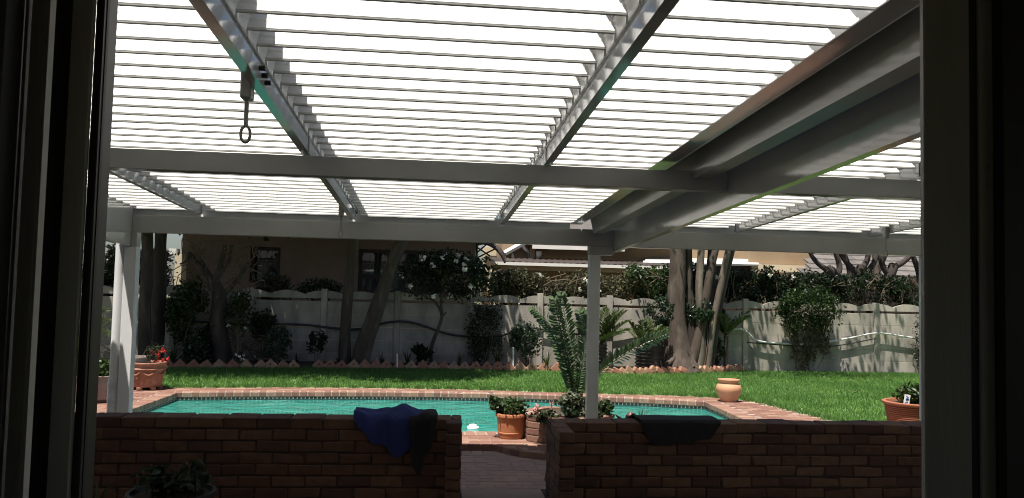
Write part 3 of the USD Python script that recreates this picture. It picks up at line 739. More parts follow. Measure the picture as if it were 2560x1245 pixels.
bpx('round_shrub', 'small round glossy shrub left of the slim upright trunk', 662, 728, 820, 898, 16.7, 1100, .07, 'leaf_glossy', k=16, stems=3)
bpx('small_shrub', 'thin dark shrub just left of the slim upright trunk', 768, 815, 828, 885, 16.75, 420, .08, 'leaf_dark', stems=2)
bpx('small_shrub', 'low dark shrub with broad leaves under the white rose tree', 1035, 1078, 858, 905, 16.8, 300, .12, 'leaf_dark', stems=3)
t = bpx('rose_tree', 'rose tree with white blooms leaning before the concrete wall', 1000, 1235, 635, 745, 16.9, 3600, .10, 'leaf_dark', k=34, depth=.5, stems=0, flowers=('petal_white', 17, .10), tight=.26, cat='tree')
for pts, r in [([(1078, 905), (1088, 840), (1100, 810), (1106, 785)], .045), ([(1104, 790), (1098, 770), (1085, 752), (1075, 735)], .03), ([(1106, 785), (1103, 765), (1104, 740), (1112, 715)], .032), ([(1102, 795), (1112, 785), (1116, 780)], .02), ([(1100, 745), (1140, 720), (1180, 700)], .022), ([(1090, 755), (1050, 735), (1020, 720)], .022)]:
    part(t, 'stem', MB().tube(smooth_path([at(a, c, 16.9) for a, c in pts], 9), np.linspace(r, r * .7, 9), 8), 'bark_dark', smooth=60)
bpx('upright_shrub', 'tall dark fine-leaved shrub standing against the wall right of the rose tree', 1168, 1262, 752, 905, 16.8, 3000, .075, 'leaf_dark', k=30, stems=5, asp=.3, tight=.25)
bpx('round_shrub', 'rounded glossy shrub on bare stems left of the big cycad', 1280, 1358, 805, 890, 16.75, 1500, .075, 'leaf_glossy', k=18, stems=5)
bpx('ball_shrub', 'clipped ball shrub just left of the thick multi-stem trunk', 1612, 1690, 738, 818, 17.0, 1700, .075, 'leaf_glossy', k=22, stems=2, tight=.25)
bpx('ball_shrub', 'clipped shrub showing between the thick trunk and the pale stem', 1700, 1745, 742, 812, 17.05, 1000, .075, 'leaf_glossy', k=14, stems=2, tight=.25)
bpx('ball_shrub', 'smaller clipped ball before the pale leaning stems', 1735, 1782, 748, 810, 16.8, 1100, .07, 'leaf_glossy', k=16, stems=2, tight=.25)
bpx('dark_shrub', 'dark narrow bush at the right foot of the multi-stem tree', 1772, 1808, 848, 912, 17.05, 700, .07, 'leaf_dark', k=12, stems=3)
bpx('wall_creeper', 'creeper spilling over the wall with bare stems trailing to the lawn', 1952, 2098, 722, 830, 17.0, 2600, .085, 'leaf_mid', k=26, stems=0, depth=.35, tight=.28, flowers=('petal_white', 2, .08), cat='creeper')
vp_ = '/World/wall_creeper'; rg = np.random.default_rng(11); sm, lv = MB(), []
for i in range(34):
    x = rg.uniform(1962, 2090); y1 = 800; xe = 2015 + (x - 2015) * .35 + rg.normal(0, 10); ln_ = rg.uniform(.4, 1)
    ye = 830 + 105 * ln_ if abs(xe - 2012) < 25 else 830 + 60 * ln_
    pth = smooth_path([at(x, 790, 17.15), at((x + xe) / 2 + rg.normal(0, 6), (790 + ye) / 2, 17.18), at(xe + (0 if ye > 900 else (x - xe) * .8), min(ye, 932), 17.22)], 9)
    sm.tube(pth, .008, 5); lv += [pth[j] + rg.normal(0, .03, 3) for j in range(9) for _ in range(3)]
part(vp_, 'stem', sm, 'twig'); part(vp_, 'dry_foliage', MB().leaves(lv, .085, .4, rng=rg, droop=1.5), 'leaf_rust')
bpx('wall_creeper', 'sparse dry creeper on the wall at the right edge beside the jamb', 2285, 2345, 780, 930, 17.15, 900, .07, 'leaf_rust', k=18, stems=5, depth=.2, cat='creeper')

# strappy tufts and seedlings in the bed
def tuft(lab, x, y, Y, n, L, mat, spread=.5, name='strappy_plant', cat='plant', z0=BZ, group=None):
    g = np.random.default_rng(hash_(lab)); t = thing(name, lab, cat, group=group); o = at(x, y, Y); o[2] = z0; b = MB()
    for i in range(n):
        a = g.uniform(0, 2 * np.pi); l = L * g.uniform(.6, 1.1); s = g.uniform(.1, spread)
        P = o + np.c_[np.linspace(0, 1, 6)[:, None] ** 1.4 * [[math.cos(a) * s * l * 1.5, math.sin(a) * s * l * 1.5]], np.linspace(0, 1, 6) * l - np.linspace(0, 1, 6) ** 3 * l * s * .5]
        w = np.array([-math.sin(a), math.cos(a), 0]) * .012 * (1 - np.linspace(0, .95, 6))[:, None] * L * 4
        v = np.vstack([P - w, P + w]); b.add(v, [[i_, i_ + 1, i_ + 7, i_ + 6] for i_ in range(5)])
    part(t, 'leaf', b, mat); return t


for lab, x, Y, n, L, mt in [('strappy green tuft at the left end of the bed beside the red flowers', 432, 16.4, 26, .40, 'leaf_mid'), ('strappy tuft right of the leaning trunk', 955, 16.7, 14, .34, 'leaf_mid'), ('upright grey-green tuft beside the short white stake', 1018, 16.7, 14, .42, 'leaf_mid'),
                            ('thin yellowish tuft left of the tall dark shrub', 1148, 16.7, 16, .34, 'leaf_palm'), ('reddish tuft right of the tall dark shrub', 1243, 16.7, 16, .45, 'leaf_rust'), ('bright green tuft between the round shrub and the cycad', 1368, 16.6, 22, .40, 'leaf_palm'),
                            ('low dark tuft at the left foot of the slim upright trunk', 845, 16.6, 14, .28, 'leaf_dark'), ('small dark tuft between the small round shrub and the thin shrub', 742, 16.6, 14, .30, 'leaf_dark')]:
    tuft(lab, x, 900, Y, n, L, mt)
st = solo('garden_stake', MB().tube([at(993, 918, 16.62), at(993, 884, 16.62)], .016, 8), 'white_paint', 'short white stake in the bed under the rose tree', 'stake')
st = solo('garden_stake', MB().tube([at(1283, 918, 16.6), at(1283, 868, 16.6)], .018, 8), 'white_paint', 'white stake in the bed before the round glossy shrub', 'stake')

# ---------------------------------------------------------------- palms and the multi-stem tree
def crown_of_fronds(t, o, dirs, L, mat, W=.03, ll=.22, n=26, r=.012, g=R, arch=.5, vee=.35):
    for az_, el in dirs:
        d = np.array([math.cos(az_) * math.cos(el), math.sin(az_) * math.cos(el), math.sin(el)]); l = L * g.uniform(.85, 1.1)
        P = [o, o + d * l * .4, o + d * l * .75 - [0, 0, arch * l * .12], o + d * l - [0, 0, arch * l * .33]]
        part(t, 'frond', frond_mesh(P, ll, W, n, rng=g, n_r=r, vee=vee, side=np.cross(d, [0, 0, 1.0])), mat)


def palm(lab, x, ytop, ybase, Y, rad, L, nf, mat, el=(.25, 1.25), name='palm', tmat='bark_dark', arch=.5):
    g = np.random.default_rng(hash_(lab)); t = thing(name, lab, 'palm'); o = at(x, ytop, Y); bs = at(x, ybase, Y); bs[2] = BZ - .03
    n = 14; zs = np.linspace(bs[2], o[2], n); prof = [(rad * (1.12 if i % 2 else .9), zs[i] - bs[2]) for i in range(n)] + [(0.001, o[2] - bs[2] + .02)]
    part(t, 'trunk', MB().lathe(prof, (o[0], o[1], bs[2]), 12), tmat, smooth=50)
    if L: crown_of_fronds(t, o, [(g.uniform(0, 2 * np.pi) if i > 6 else i * 1.05, g.uniform(*el)) for i in range(nf)], L, mat, g=g, arch=arch)
    return t


palm('cycad on a dark scaly trunk half hidden by the middle post', 1500, 862, 905, 16.75, .15, .95, 17, 'leaf_palm', arch=.35)
palm('short cycad with a fan of stiff fronds left of the thick trunk', 1612, 872, 905, 16.6, .19, .72, 16, 'leaf_palm', el=(.5, 1.4), arch=.25)
palm('dark feathery palm against the wall right of the leaning stems', 1815, 840, 915, 17.05, .05, .85, 9, 'leaf_dark', el=(.6, 1.35), arch=.5)

ms = thing('multi_stem_tree', 'large grey tree with a flared thick trunk and several leaning stems', 'tree')
Ym = 16.9
b = MB().tube(smooth_path([*trunk_px([(1700, 915), (1694, 870), (1690, 800), (1691, 720), (1694, 660), (1698, 600)], Ym), (6.0, 16.8, 3.6), (6.2, 16.7, 4.8)], 30), np.interp(np.linspace(0, 1, 30), [0, .06, .14, .25, .5, .75, 1], [.46, .31, .235, .195, .165, .15, .11]), 18)
v = b.v[0]; v += (fbm(v * 5, 3, 2)[:, None] - .5) * .07
part(ms, 'trunk', b, 'bark', smooth=70)
for pix, rad, mt, top in [([(1745, 912), (1752, 860), (1750, 790), (1748, 720), (1752, 640), (1755, 600)], (.10, .075, .06), 'bark_pale', (6.7, 17.1, 4.8)),
                          ([(1722, 905), (1745, 850), (1760, 770), (1772, 700), (1790, 620)], (.12, .075, .055), 'bark', (7.4, 17.1, 4.6)),
                          ([(1765, 910), (1778, 860), (1792, 770), (1810, 690), (1830, 610)], (.14, .10, .07), 'bark_dark', (7.9, 17.0, 4.6)),
                          ([(1768, 912), (1788, 780), (1800, 720), (1822, 620)], (.08, .065, .05), 'bark_pale', (7.6, 16.9, 4.6)),
                          ([(1735, 900), (1728, 800), (1724, 700), (1722, 610)], (.10, .07, .06), 'bark_dark', (6.4, 17.4, 4.5)),
                          ([(1755, 900), (1768, 800), (1776, 700), (1784, 600)], (.10, .10, .09), 'bark_dark', (7.0, 17.6, 4.5))]:
    P = smooth_path([*trunk_px(pix, Ym + (.1 if mt == 'bark_dark' else -.08)), top], 20)
    part(ms, 'stem', MB().tube(P, np.interp(np.linspace(0, 1, 20), np.linspace(0, 1, len(rad)), rad), 10), mt, smooth=70)
for a, r in [((1665, 912), .09), ((1735, 918), .08), ((1690, 920), .08)]:
    part(ms, 'root', MB().tube(smooth_path([at(1696, 875, Ym - .1), at((a[0] + 1696) / 2, 897, Ym - .2), at(*a, Ym - .35)], 8), np.linspace(.12, r * .5, 8), 8), 'bark', smooth=70)
g = np.random.default_rng(21)
part(ms, 'crown', MB().leaves(clumps((7.0, 16.6, 5.6), (2.6, 2.2, 1.5), 2900, 22, .26, g), .16, .5, rng=g), 'leaf_mid')

# ---------------------------------------------------------------- growth along and behind the wall
def hedge(name, lab, x0, x1, y0, y1, Y, n, leaf, mat, dep=.35, cat='hedge', flowers=None, extra=None):
    g = np.random.default_rng(hash_(lab)); t = thing(name, lab, cat)
    a, c = at(x0, y1, Y), at(x1, y0, Y); k = int(30 * (c[0] - a[0]) / 2)
    L = c[0] - a[0]; Hh = c[2] - a[2]
    cc = np.c_[g.uniform(a[0], c[0], k), Y + g.uniform(-dep, dep, k), a[2] + Hh * g.uniform(.05, .9, k)]
    q = g.integers(0, k, n); pts = cc[q] + g.normal(0, .11, (n, 3))
    pts = pts[pts[:, 2] < a[2] + Hh * (.85 + .3 * noise(np.c_[pts[:, 0] * 2.5, pts[:, :2] * 0]))]
    if extra: h_ = len(pts) // 3; part(t, 'dry_foliage', MB().leaves(pts[:h_], leaf, .5, rng=g), extra); pts = pts[h_:]
    part(t, 'foliage', MB().leaves(pts, leaf, .5, rng=g), mat)
    b = MB()
    for i in range(int(L * 14)):
        o = np.array([g.uniform(a[0], c[0]), Y + g.uniform(-dep, dep), a[2] - .1]); b.tube(smooth_path([o, o + [g.normal(0, .15), 0, Hh * .5], o + [g.normal(0, .3), g.normal(0, .1), Hh * g.uniform(.7, 1.05)]], 5), .009, 4)
    part(t, 'stems', b, 'twig', kind='stuff')
    if flowers:
        for i in range(flowers[1]):
            p = np.array([g.uniform(a[0], c[0]), Y - dep - .12, a[2] + Hh * g.uniform(.3, .95)]); part(t, 'flower', MB().leaves(p + g.normal(0, .02, (12, 3)), .075, .8, rng=g), flowers[0])
    return t


hedge('dry_hedge', 'brown half-dry hedge above the wall left of the middle post', 1225, 1545, 680, 752, 17.95, 9000, .085, 'leaf_rust', extra='leaf_dry', flowers=('petal_white', 7))
hedge('cream_creeper', 'cream flowering creeper above the wall right of the middle post', 1535, 1580, 690, 742, 17.7, 1500, .08, 'leaf_cream', cat='creeper', dep=.2)
hedge('green_creeper', 'dark green leafy creeper over the wall left of the thick trunk', 1560, 1700, 668, 750, 17.75, 4200, .095, 'leaf_mid', cat='creeper')
hedge('green_creeper', 'dense dark creeper over the wall behind the leaning stems', 1700, 1985, 672, 752, 17.8, 7500, .095, 'leaf_dark', cat='creeper', flowers=('petal_white', 3))
hedge('dark_shrubbery', 'dark unlit shrubs behind the wall under the tiled roof', 1985, 2420, 690, 762, 18.3, 6500, .10, 'leaf_dark', cat='shrubs')
hedge('tall_hedge', 'tall dark hedge at the far left behind the palm fronds', 60, 345, 590, 900, 18.2, 16000, .12, 'leaf_dark', dep=.7)
hedge('dry_creeper', 'dark creeper hanging by the slim trunk below the bright gap', 385, 452, 622, 730, 17.9, 1600, .09, 'leaf_rust', cat='creeper')

# dark gnarled trees behind the wall at the right
for lab, tr, brs in [('dark gnarled tree forking low before the tiled roof, nearest the creeper', [(2118, 765), (2112, 720), (2090, 690), (2068, 672)], [[(2095, 692), (2060, 670), (2035, 648), (2022, 615)], [(2090, 690), (2098, 660), (2088, 630), (2090, 600)], [(2110, 715), (2125, 690), (2118, 655), (2110, 600)]]),
                     ('dark gnarled tree with spreading limbs in the middle of the tiled roof', [(2158, 770), (2156, 720), (2150, 690), (2155, 665)], [[(2152, 690), (2120, 660), (2105, 640), (2095, 600)], [(2155, 670), (2170, 640), (2160, 600)], [(2153, 690), (2180, 665), (2192, 630), (2185, 600)]]),
                     ('dark tree with one limb bent right at the end of the tiled roof', [(2215, 770), (2218, 720), (2225, 690), (2235, 662)], [[(2232, 668), (2258, 655), (2285, 625), (2290, 600)], [(2225, 690), (2205, 660), (2212, 600)], [(2300, 720), (2290, 660), (2275, 620), (2270, 595)]])]:
    tree('bare_tree', lab, trunk_px(tr, 19.2, z0=.4), [.17, .15, .14, .12], 'bark_dark', None, branches=[([at(a, c, 19.2) for a, c in br], .085) for br in brs])
g = np.random.default_rng(31)
tree('bare_tree', 'pale orange-brown upright trunk among the dark trees at the right', trunk_px([(2198, 720), (2192, 680), (2190, 640), (2188, 600)], 19.6, z0=.5, top=(10.9, 19.5, 4.6)), [.11, .10, .09, .08, .07], 'bark_pale', ((11.2, 18.9, 5.2), (2.6, 2.0, 1.2)), 1900, leafm='leaf_mid', branches=[([at(2192, 690, 19.6), at(2205, 660, 19.6), at(2228, 615, 19.6)], .06)])

# ---------------------------------------------------------------- pots and their plants
def pot(name, lab, o, prof, mat, n=40, rim=None, soil_z=None, cat='pot', extra=None, wob=None, ang=0):
    t = thing(name, lab, cat)
    part(t, 'body', MB().lathe(prof, o, n, wob, ang), mat, smooth=35)
    if rim: part(t, 'rim', MB().lathe(rim, o, n, wob, ang), mat, smooth=50)
    if soil_z: part(t, 'soil', MB().lathe([(soil_z[0], soil_z[1]), (.001, soil_z[1] + .01)], o, n), 'soil')
    return t


def at_z(px, py, Z):
    d = RR * ((px - PW / 2) / FPX) - UU * ((py - PH / 2) / FPX) + _f
    return EYE + d * ((Z - EYE[2]) / d[2])


# terracotta pot in the gap
o = np.array([.935, 8.86, G0])
t = pot('flower_pot', 'plain orange terracotta pot by the pool in the gap between the low walls', o, [(.001, 0), (.125, 0), (.131, .012), (.137, .05), (.141, .052), (.143, .064), (.139, .068), (.155, .225), (.158, .262), (.148, .262), (.138, .20)], 'terracotta',
        rim=[(.158, .228), (.170, .232), (.172, .258), (.166, .266), (.150, .266), (.146, .24)], soil_z=(.145, .225))
bush('geranium', 'leafy green trailing plant growing in the plain orange pot', o + [-.03, 0, .335], (.19, .15, .085), 420, .06, 'leaf_mid', base=o + [0, 0, .22], k=12, stems=7, asp=.7, cat='plant', rng=np.random.default_rng(4))
bv = '/World/geranium'; g = np.random.default_rng(41)
part(bv, 'foliage', MB().leaves(np.vstack([o + [-.17, -.02, .36], o + [-.20, -.02, .40], o + [-.15, 0, .33]])[g.integers(0, 3, 110)] + g.normal(0, .03, (110, 3)), .055, .7, rng=g), 'leaf_mid')

# pale urn on the deck by the lawn
o = np.array([4.605, 12.1, G0])
pot('clay_urn', 'round pale clay urn with a wide collar on the paving by the lawn', o, [(.001, 0), (.115, 0), (.13, .03), (.165, .10), (.187, .165), (.19, .205), (.178, .245), (.15, .272), (.14, .285), (.146, .30)], 'terracotta_pale', rim=[(.135, .283), (.150, .30), (.166, .318), (.166, .335), (.152, .337), (.135, .315), (.12, .25), (.12, .1)], soil_z=(.14, .22))

# ribbed red planter at the right edge
o = np.array([5.745, 9.15, G0])
rp = [(.001, 0), (.24, 0)]
for i in range(15):
    z = .02 + i * .0225; r = .255 + .062 * (z / .36)
    rp += [(r, z), (r + .008, z + .006), (r + .008, z + .013), (r, z + .018)]
pot('ribbed_planter', 'wide ribbed red clay planter on the lawn at the right edge', o, rp + [(.315, .365)], 'terracotta_red', 48, rim=[(.31, .358), (.335, .365), (.347, .378), (.345, .396), (.33, .404), (.305, .40), (.295, .36)], soil_z=(.30, .37), cat='planter')
bush('leafy_plant', 'bright green leafy plant in the ribbed red planter', o + [.02, 0, .46], (.20, .2, .13), 900, .07, 'leaf_bright', base=o + [0, 0, .36], k=20, stems=6, asp=.5, cat='plant')
t = thing('plant_label', 'white and blue plant label stuck in the ribbed planter', 'label')
M = np.eye(4); M[:3, :3] = trimesh.transformations.rotation_matrix(.15, [0, 1, 0])[:3, :3]; M[:3, 3] = o + [-.195, -.16, .375]
part(t, 'card', MB().box(-.035, .035, -.002, .002, -.05, .125, M=M), 'white_plastic')
b = MB(); g = np.random.default_rng(2)
for i in range(12):
    a, z = g.uniform(-.027, .012), g.uniform(.0, .105); b.box(a, a + g.uniform(.008, .02), -.0045, -.0024, z, z + g.uniform(.005, .02), M=M)
part(t, 'print', b, 'blue_mark')

# left: bowl planter, clay pot with red flowers, palm
o = np.array([-4.36, 11.42, G0])
pot('bowl_planter', 'large purple-brown glazed planter left of the white post', o, [(.001, 0), (.22, 0), (.235, .03), (.275, .045), (.29, .07), (.315, .30), (.32, .335)], 'glazed_purple', 48, rim=[(.315, .325), (.332, .333), (.334, .35), (.322, .358), (.30, .352), (.29, .31)], soil_z=(.31, .33), cat='planter')
bush('leafy_plant', 'low bright leafy plant filling the purple-brown planter', o + [0, 0, .43], (.31, .28, .10), 1100, .075, 'leaf_bright', base=o + [0, 0, .33], k=26, stems=6, asp=.75, cat='plant')
o = np.array([-4.16, 12.78, G0])
hexw = lambda th: 1 + .035 * np.cos(8 * th)
t = pot('ornate_pot', 'weathered terracotta pot with swags and feet right of the white post', o, [(.001, .045), (.19, .045), (.205, .07), (.215, .10), (.235, .25), (.246, .30)], 'terracotta_old', 48, rim=[(.240, .295), (.262, .30), (.268, .315), (.255, .325), (.25, .36), (.262, .372), (.272, .385), (.27, .405), (.25, .41), (.235, .40), (.22, .33)], soil_z=(.235, .385), wob=hexw)
for i in range(6):
    a = i * math.pi / 3 + .3; c, s_ = math.cos(a), math.sin(a)
    part(t, 'foot', MB().lathe([(.001, 0), (.035, 0), (.045, .02), (.04, .05), (.001, .055)], o + [.185 * c, .185 * s_, 0], 10), 'terracotta_old', smooth=60)
for i in range(8):
    a0 = i * math.pi / 4; th = np.linspace(a0, a0 + math.pi / 4, 9); r = .25
    part(t, 'swag', MB().tube(np.c_[o[0] + r * np.cos(th), o[1] + r * np.sin(th), o[2] + .29 - .06 * np.sin(np.linspace(0, math.pi, 9))], .012, 6), 'terracotta_old', smooth=60)
fl = bush('red_flowers', 'bright red flowers on thin stems in the weathered pot', o + [.12, -.02, .58], (.17, .13, .17), 160, .045, 'leaf_dark', base=o + [.05, 0, .38], k=10, stems=12, stem_r=.005, cat='flowers')
g = np.random.default_rng(9)
for (x, y) in [(378, 878), (384, 884), (393, 885), (397, 892), (407, 872), (411, 878), (394, 902), (389, 909), (409, 907), (419, 897), (390, 921), (400, 880), (406, 899)]:
    p = at(x, y, 12.75); part(fl, 'flower', MB().leaves(p + g.normal(0, .010, (16, 3)), .03, .9, rng=g), 'petal_red')
pm = thing('potted_palm', 'green feather palm with a few dry fronds at the left edge', 'palm')
o = np.array([-5.15, 12.9, .35]); g = np.random.default_rng(14)
for (x, y) in [(235, 765), (262, 775), (275, 800), (222, 790), (210, 815), (205, 850), (275, 830), (195, 800), (250, 770), (240, 800)]:
    e = at(x, y, 12.6 + g.uniform(-.3, .5)); mid = o + (e - o) * .55 + [0, 0, .10]
    part(pm, 'frond', frond_mesh([o, mid, e, e + (e - mid) * .35 - [0, 0, .12]], .26, .022, 30, rng=g, n_r=.009, fwd=.75, vee=.15), 'leaf_palm')
for (x, y) in [(268, 872), (262, 890), (225, 880)]:
    e = at(x, y, 12.5); part(pm, 'dry_frond', frond_mesh([o, o + (e - o) * .5 + [0, 0, .1], e, e - [0, 0, .12]], .14, .016, 18, rng=g, n_r=.009), 'leaf_dry')
part(pm, 'stem', MB().tube([(-5.15, 12.9, G0), (-5.15, 12.9, .38)], [.14, .10], 10), 'bark_dark')
pot('stone_pot', 'pale stone pot behind the purple-brown planter', np.array([-4.35, 12.85, G0]), [(.001, 0), (.12, 0), (.17, .25), (.19, .42), (.20, .44), (.20, .48), (.17, .48), (.165, .40)], 'mortar_pale', 24, soil_z=(.17, .44))

# dark bowl with a plant before the left wall
o = np.array([-1.50, 5.15, 0])
pot('dark_bowl', 'black bowl planter in shadow before the left low wall', o, [(.001, 0), (.13, 0), (.15, .02), (.20, .12), (.235, .22), (.245, .25)], 'black_plastic', 40, rim=[(.24, .245), (.256, .25), (.256, .268), (.235, .27), (.225, .22)], soil_z=(.235, .24), cat='planter')
bush('shade_plant', 'dim leafy plant in the black bowl planter', o + [0, 0, .36], (.19, .17, .11), 260, .07, 'leaf_dark', base=o + [0, 0, .24], k=14, stems=5, cat='plant')
tuft('wispy pale grass growing at the left foot of the low wall', 243, 1235, 5.7, 9, .28, 'leaf_palm', z0=.0, name='grass_tuft')

# pool float
o = np.array([.60, 10.15, -.165])
t = thing('pool_float', 'white floating chlorine dispenser in the pool by the gap', 'pool float')
part(t, 'float_ring', MB().lathe([(.001, .03), (.05, .03), (.068, .025), (.076, .012), (.072, -.005), (.06, -.012), (.05, -.012)], o, 28), 'white_plastic', smooth=50)
part(t, 'cap', MB().lathe([(.045, .028), (.045, .045), (.038, .05), (.001, .05)], o, 24), 'white_plastic', smooth=40)
part(t, 'canister', MB().lathe([(.055, -.012), (.05, -.10), (.001, -.10)], o, 24), 'white_plastic', smooth=40)

# ---------------------------------------------------------------- brick planter with the big cycad and succulents
pc = np.array([1.55, 8.85]); PRz = G0 + .285
bp = thing('brick_planter', 'octagonal brick planter by the pool behind the right low wall', 'planter')
oct_ = [np.array([pc[0] + .50 * math.cos(a), pc[1] + .50 * math.sin(a)]) for a in np.arange(8) * math.pi / 4 + math.pi / 8]
inner_ = MB()
for q in range(8):
    a, c = oct_[q], oct_[(q + 1) % 8]; L = np.linalg.norm(c - a); d = (c - a) / L; M = np.eye(4); M[:2, 0] = d; M[:2, 1] = [-d[1], d[0]]; M[:2, 3] = a
    inner_.box(.008, L - .008, .008, .09, G0 - .02, PRz - .006, M=M)
    for r in range(4):
        z0 = G0 + r * .0715; xs = [0, .225, L] if r % 2 == 0 else [0, L - .225, L]
        for x0, x1 in zip(xs[:-1], xs[1:]):
            part(bp, 'brick', MB().box(x0 + .004, x1 - .004, R.normal(0, .0015), .10, z0 + .004, z0 + .0655, ch=.004, jit=.001, M=M), f'paver_{R.integers(3)}')
part(bp, 'mortar', inner_, 'mortar_pale')
part(bp, 'soil', MB().prism([tuple(pc + (p - pc) * .85) for p in oct_], G0, PRz - .03), 'soil')

cy = thing('giant_cycad', 'big blue-green cycad with stiff toothed fronds in the brick planter', 'cycad')
YC = 8.95; o = at(1437, 992, YC); o[2] = PRz + .02
part(cy, 'trunk', MB().lathe([(.10, -.06), (.115, .0), (.09, .05), (.05, .09), (.001, .10)], o, 14), 'bark_dark', smooth=60)
g = np.random.default_rng(33)
tp = lambda t: min(1, .35 + 1.6 * t) * (1 if t < .8 else 1 - (t - .8) * 2.2)
for pts, dy, sd, vee, up_ in [
    ([(1432, 985), (1410, 900), (1375, 815), (1330, 768)], (.0, .05, .12, .18), (.55, -.65, .5), .25, None),
    ([(1434, 985), (1420, 900), (1400, 815), (1385, 745)], (.0, -.06, -.12, -.16), (.8, -.6, 0), .25, None),
    ([(1437, 985), (1430, 890), (1414, 800), (1403, 735)], (.0, .10, .16, .14), (1, -.25, 0), .3, None),
    ([(1444, 985), (1458, 900), (1462, 830), (1448, 778)], (.0, .04, .06, .0), (1, .1, 0), .25, None),
    ([(1446, 985), (1468, 900), (1478, 830), (1484, 765)], (.0, .12, .2, .24), (.8, .6, 0), .25, None),
    ([(1450, 985), (1502, 928), (1575, 878), (1668, 836)], (.0, -.05, -.1, -.12), (-.3, -.5, .9), .1, None)]:
    P = [at(a, c, YC + e) for (a, c), e in zip(pts, dy)]; P[0] = o + (P[0] - o) * .6
    part(cy, 'frond', frond_mesh(P, .125, .06, 34, rng=g, n_r=.013, fwd=.55, vee=vee, taper=tp, side=sd, mat_tilt=1.0), 'leaf_cycad')

for lab, (x, y), Y, rad, n, sz, mt in [('rusty brown succulents around the foot of the big cycad', (1432, 1002), 8.62, (.17, .10, .075), 500, .055, 'succulent'), ('knobbly grey-brown succulents spilling over the front of the brick planter', (1362, 1042), 8.45, (.17, .06, .06), 520, .045, 'succulent'),
                                      ('green succulent rosettes just left of the middle post', (1428, 1028), 8.48, (.10, .08, .055), 300, .05, 'leaf_glossy'), ('green trailing succulent just right of the middle post', (1508, 1025), 8.75, (.10, .12, .11), 500, .05, 'leaf_mid'),
                                      ('brown succulents on the right rim of the brick planter', (1470, 1035), 8.5, (.14, .1, .07), 300, .05, 'succulent')]:
    bush('succulents', lab, at(x, y, Y), rad, n, sz, mt, base=[pc[0], 8.7, PRz - .05], k=18, stems=2, asp=.75, tight=.22, cat='succulent')
g = np.random.default_rng(8); t = thing('pink_flower', 'pink succulent flower at the left corner of the brick planter', 'flower')
part(t, 'petals', MB().leaves(at(1341, 1020, 8.42) + g.normal(0, .018, (40, 3)), .03, .6, rng=g), 'petal_pink')
part(t, 'stalk', MB().tube([at(1341, 1022, 8.42), at(1343, 1046, 8.44)], .004, 5), 'twig')
t = thing('flower_spike', 'small upright flower spike beside the big cycad', 'flower'); part(t, 'stalk', MB().tube([at(1380, 1030, 8.6), at(1379, 1008, 8.6)], .005, 5), 'twig'); part(t, 'petals', MB().leaves(at(1379, 1010, 8.6) + g.normal(0, .008, (24, 3)) * [1, 1, 2.5], .022, .6, rng=g), 'petal_pink')
# red and green succulents behind the right wall
o = at(1572, 1050, 8.2)
t = thing('red_succulent', 'red-leaved succulent peeping over the right low wall', 'succulent')
def broad_leaf(o, d, L, W, curl, up=(0, 0, 1)):
    """One fleshy curved leaf, thick in the middle."""
    d = np.asarray(d, float); d = d / np.linalg.norm(d); sd = np.cross(d, up); sd /= np.linalg.norm(sd); nn = np.cross(sd, d); u = np.linspace(0, 1, 9); b = MB()
    c = o + np.outer(u, d) * L + np.outer(np.sin(u * 1.7) * curl, nn) * L; w = W * np.sin(np.pi * np.clip(.12 + .86 * u, 0, 1)) ** .7 * .5
    rows = np.stack([c + np.outer(w * k, sd) + np.outer(w * h, nn) for k, h in ((-1, .35), (-.5, -.05), (0, -.2), (.5, -.05), (1, .35), (.5, .1), (0, .0), (-.5, .1))], 1)
    f = [[r * 8 + q, r * 8 + (q + 1) % 8, (r + 1) * 8 + (q + 1) % 8, (r + 1) * 8 + q] for r in range(8) for q in range(8)]
    return b.add(rows.reshape(-1, 3), f)


for dx, dy, dz, L, W, cu in [(-.8, -.5, .35, .15, .07, .25), (-.5, .1, .6, .15, .09, .35), (.1, -.3, .75, .14, .10, .35), (.5, 0, .6, .15, .10, .4), (.9, -.3, .4, .14, .08, .35), (.2, .5, .7, .16, .09, .3), (-.2, -.9, .4, .12, .07, .3)]:
    part(t, 'leaf', broad_leaf(o - [0, 0, .03], (dx, dy, dz), L, W, -cu), 'succulent_red', smooth=60)
part(t, 'stem', MB().tube([o - [0, 0, o[2] + .05], o], .02, 6), 'twig')
tuft('bright green fleshy tuft behind the red succulent', 1603, 1050, 8.4, 30, .22, 'leaf_bright', spread=.7, name='green_succulent', cat='succulent', z0=at(1603, 1055, 8.4)[2] - .06)
pot('tub', 'dark tub holding the red and green succulents behind the right low wall', np.array([*(o[:2] + [.07, .1]), G0]), [(.001, 0), (.16, 0), (.22, .10), (.225, o[2] - G0 - .10), (.20, o[2] - G0 - .10)], 'black_plastic', 24, soil_z=(.20, o[2] - G0 - .13))

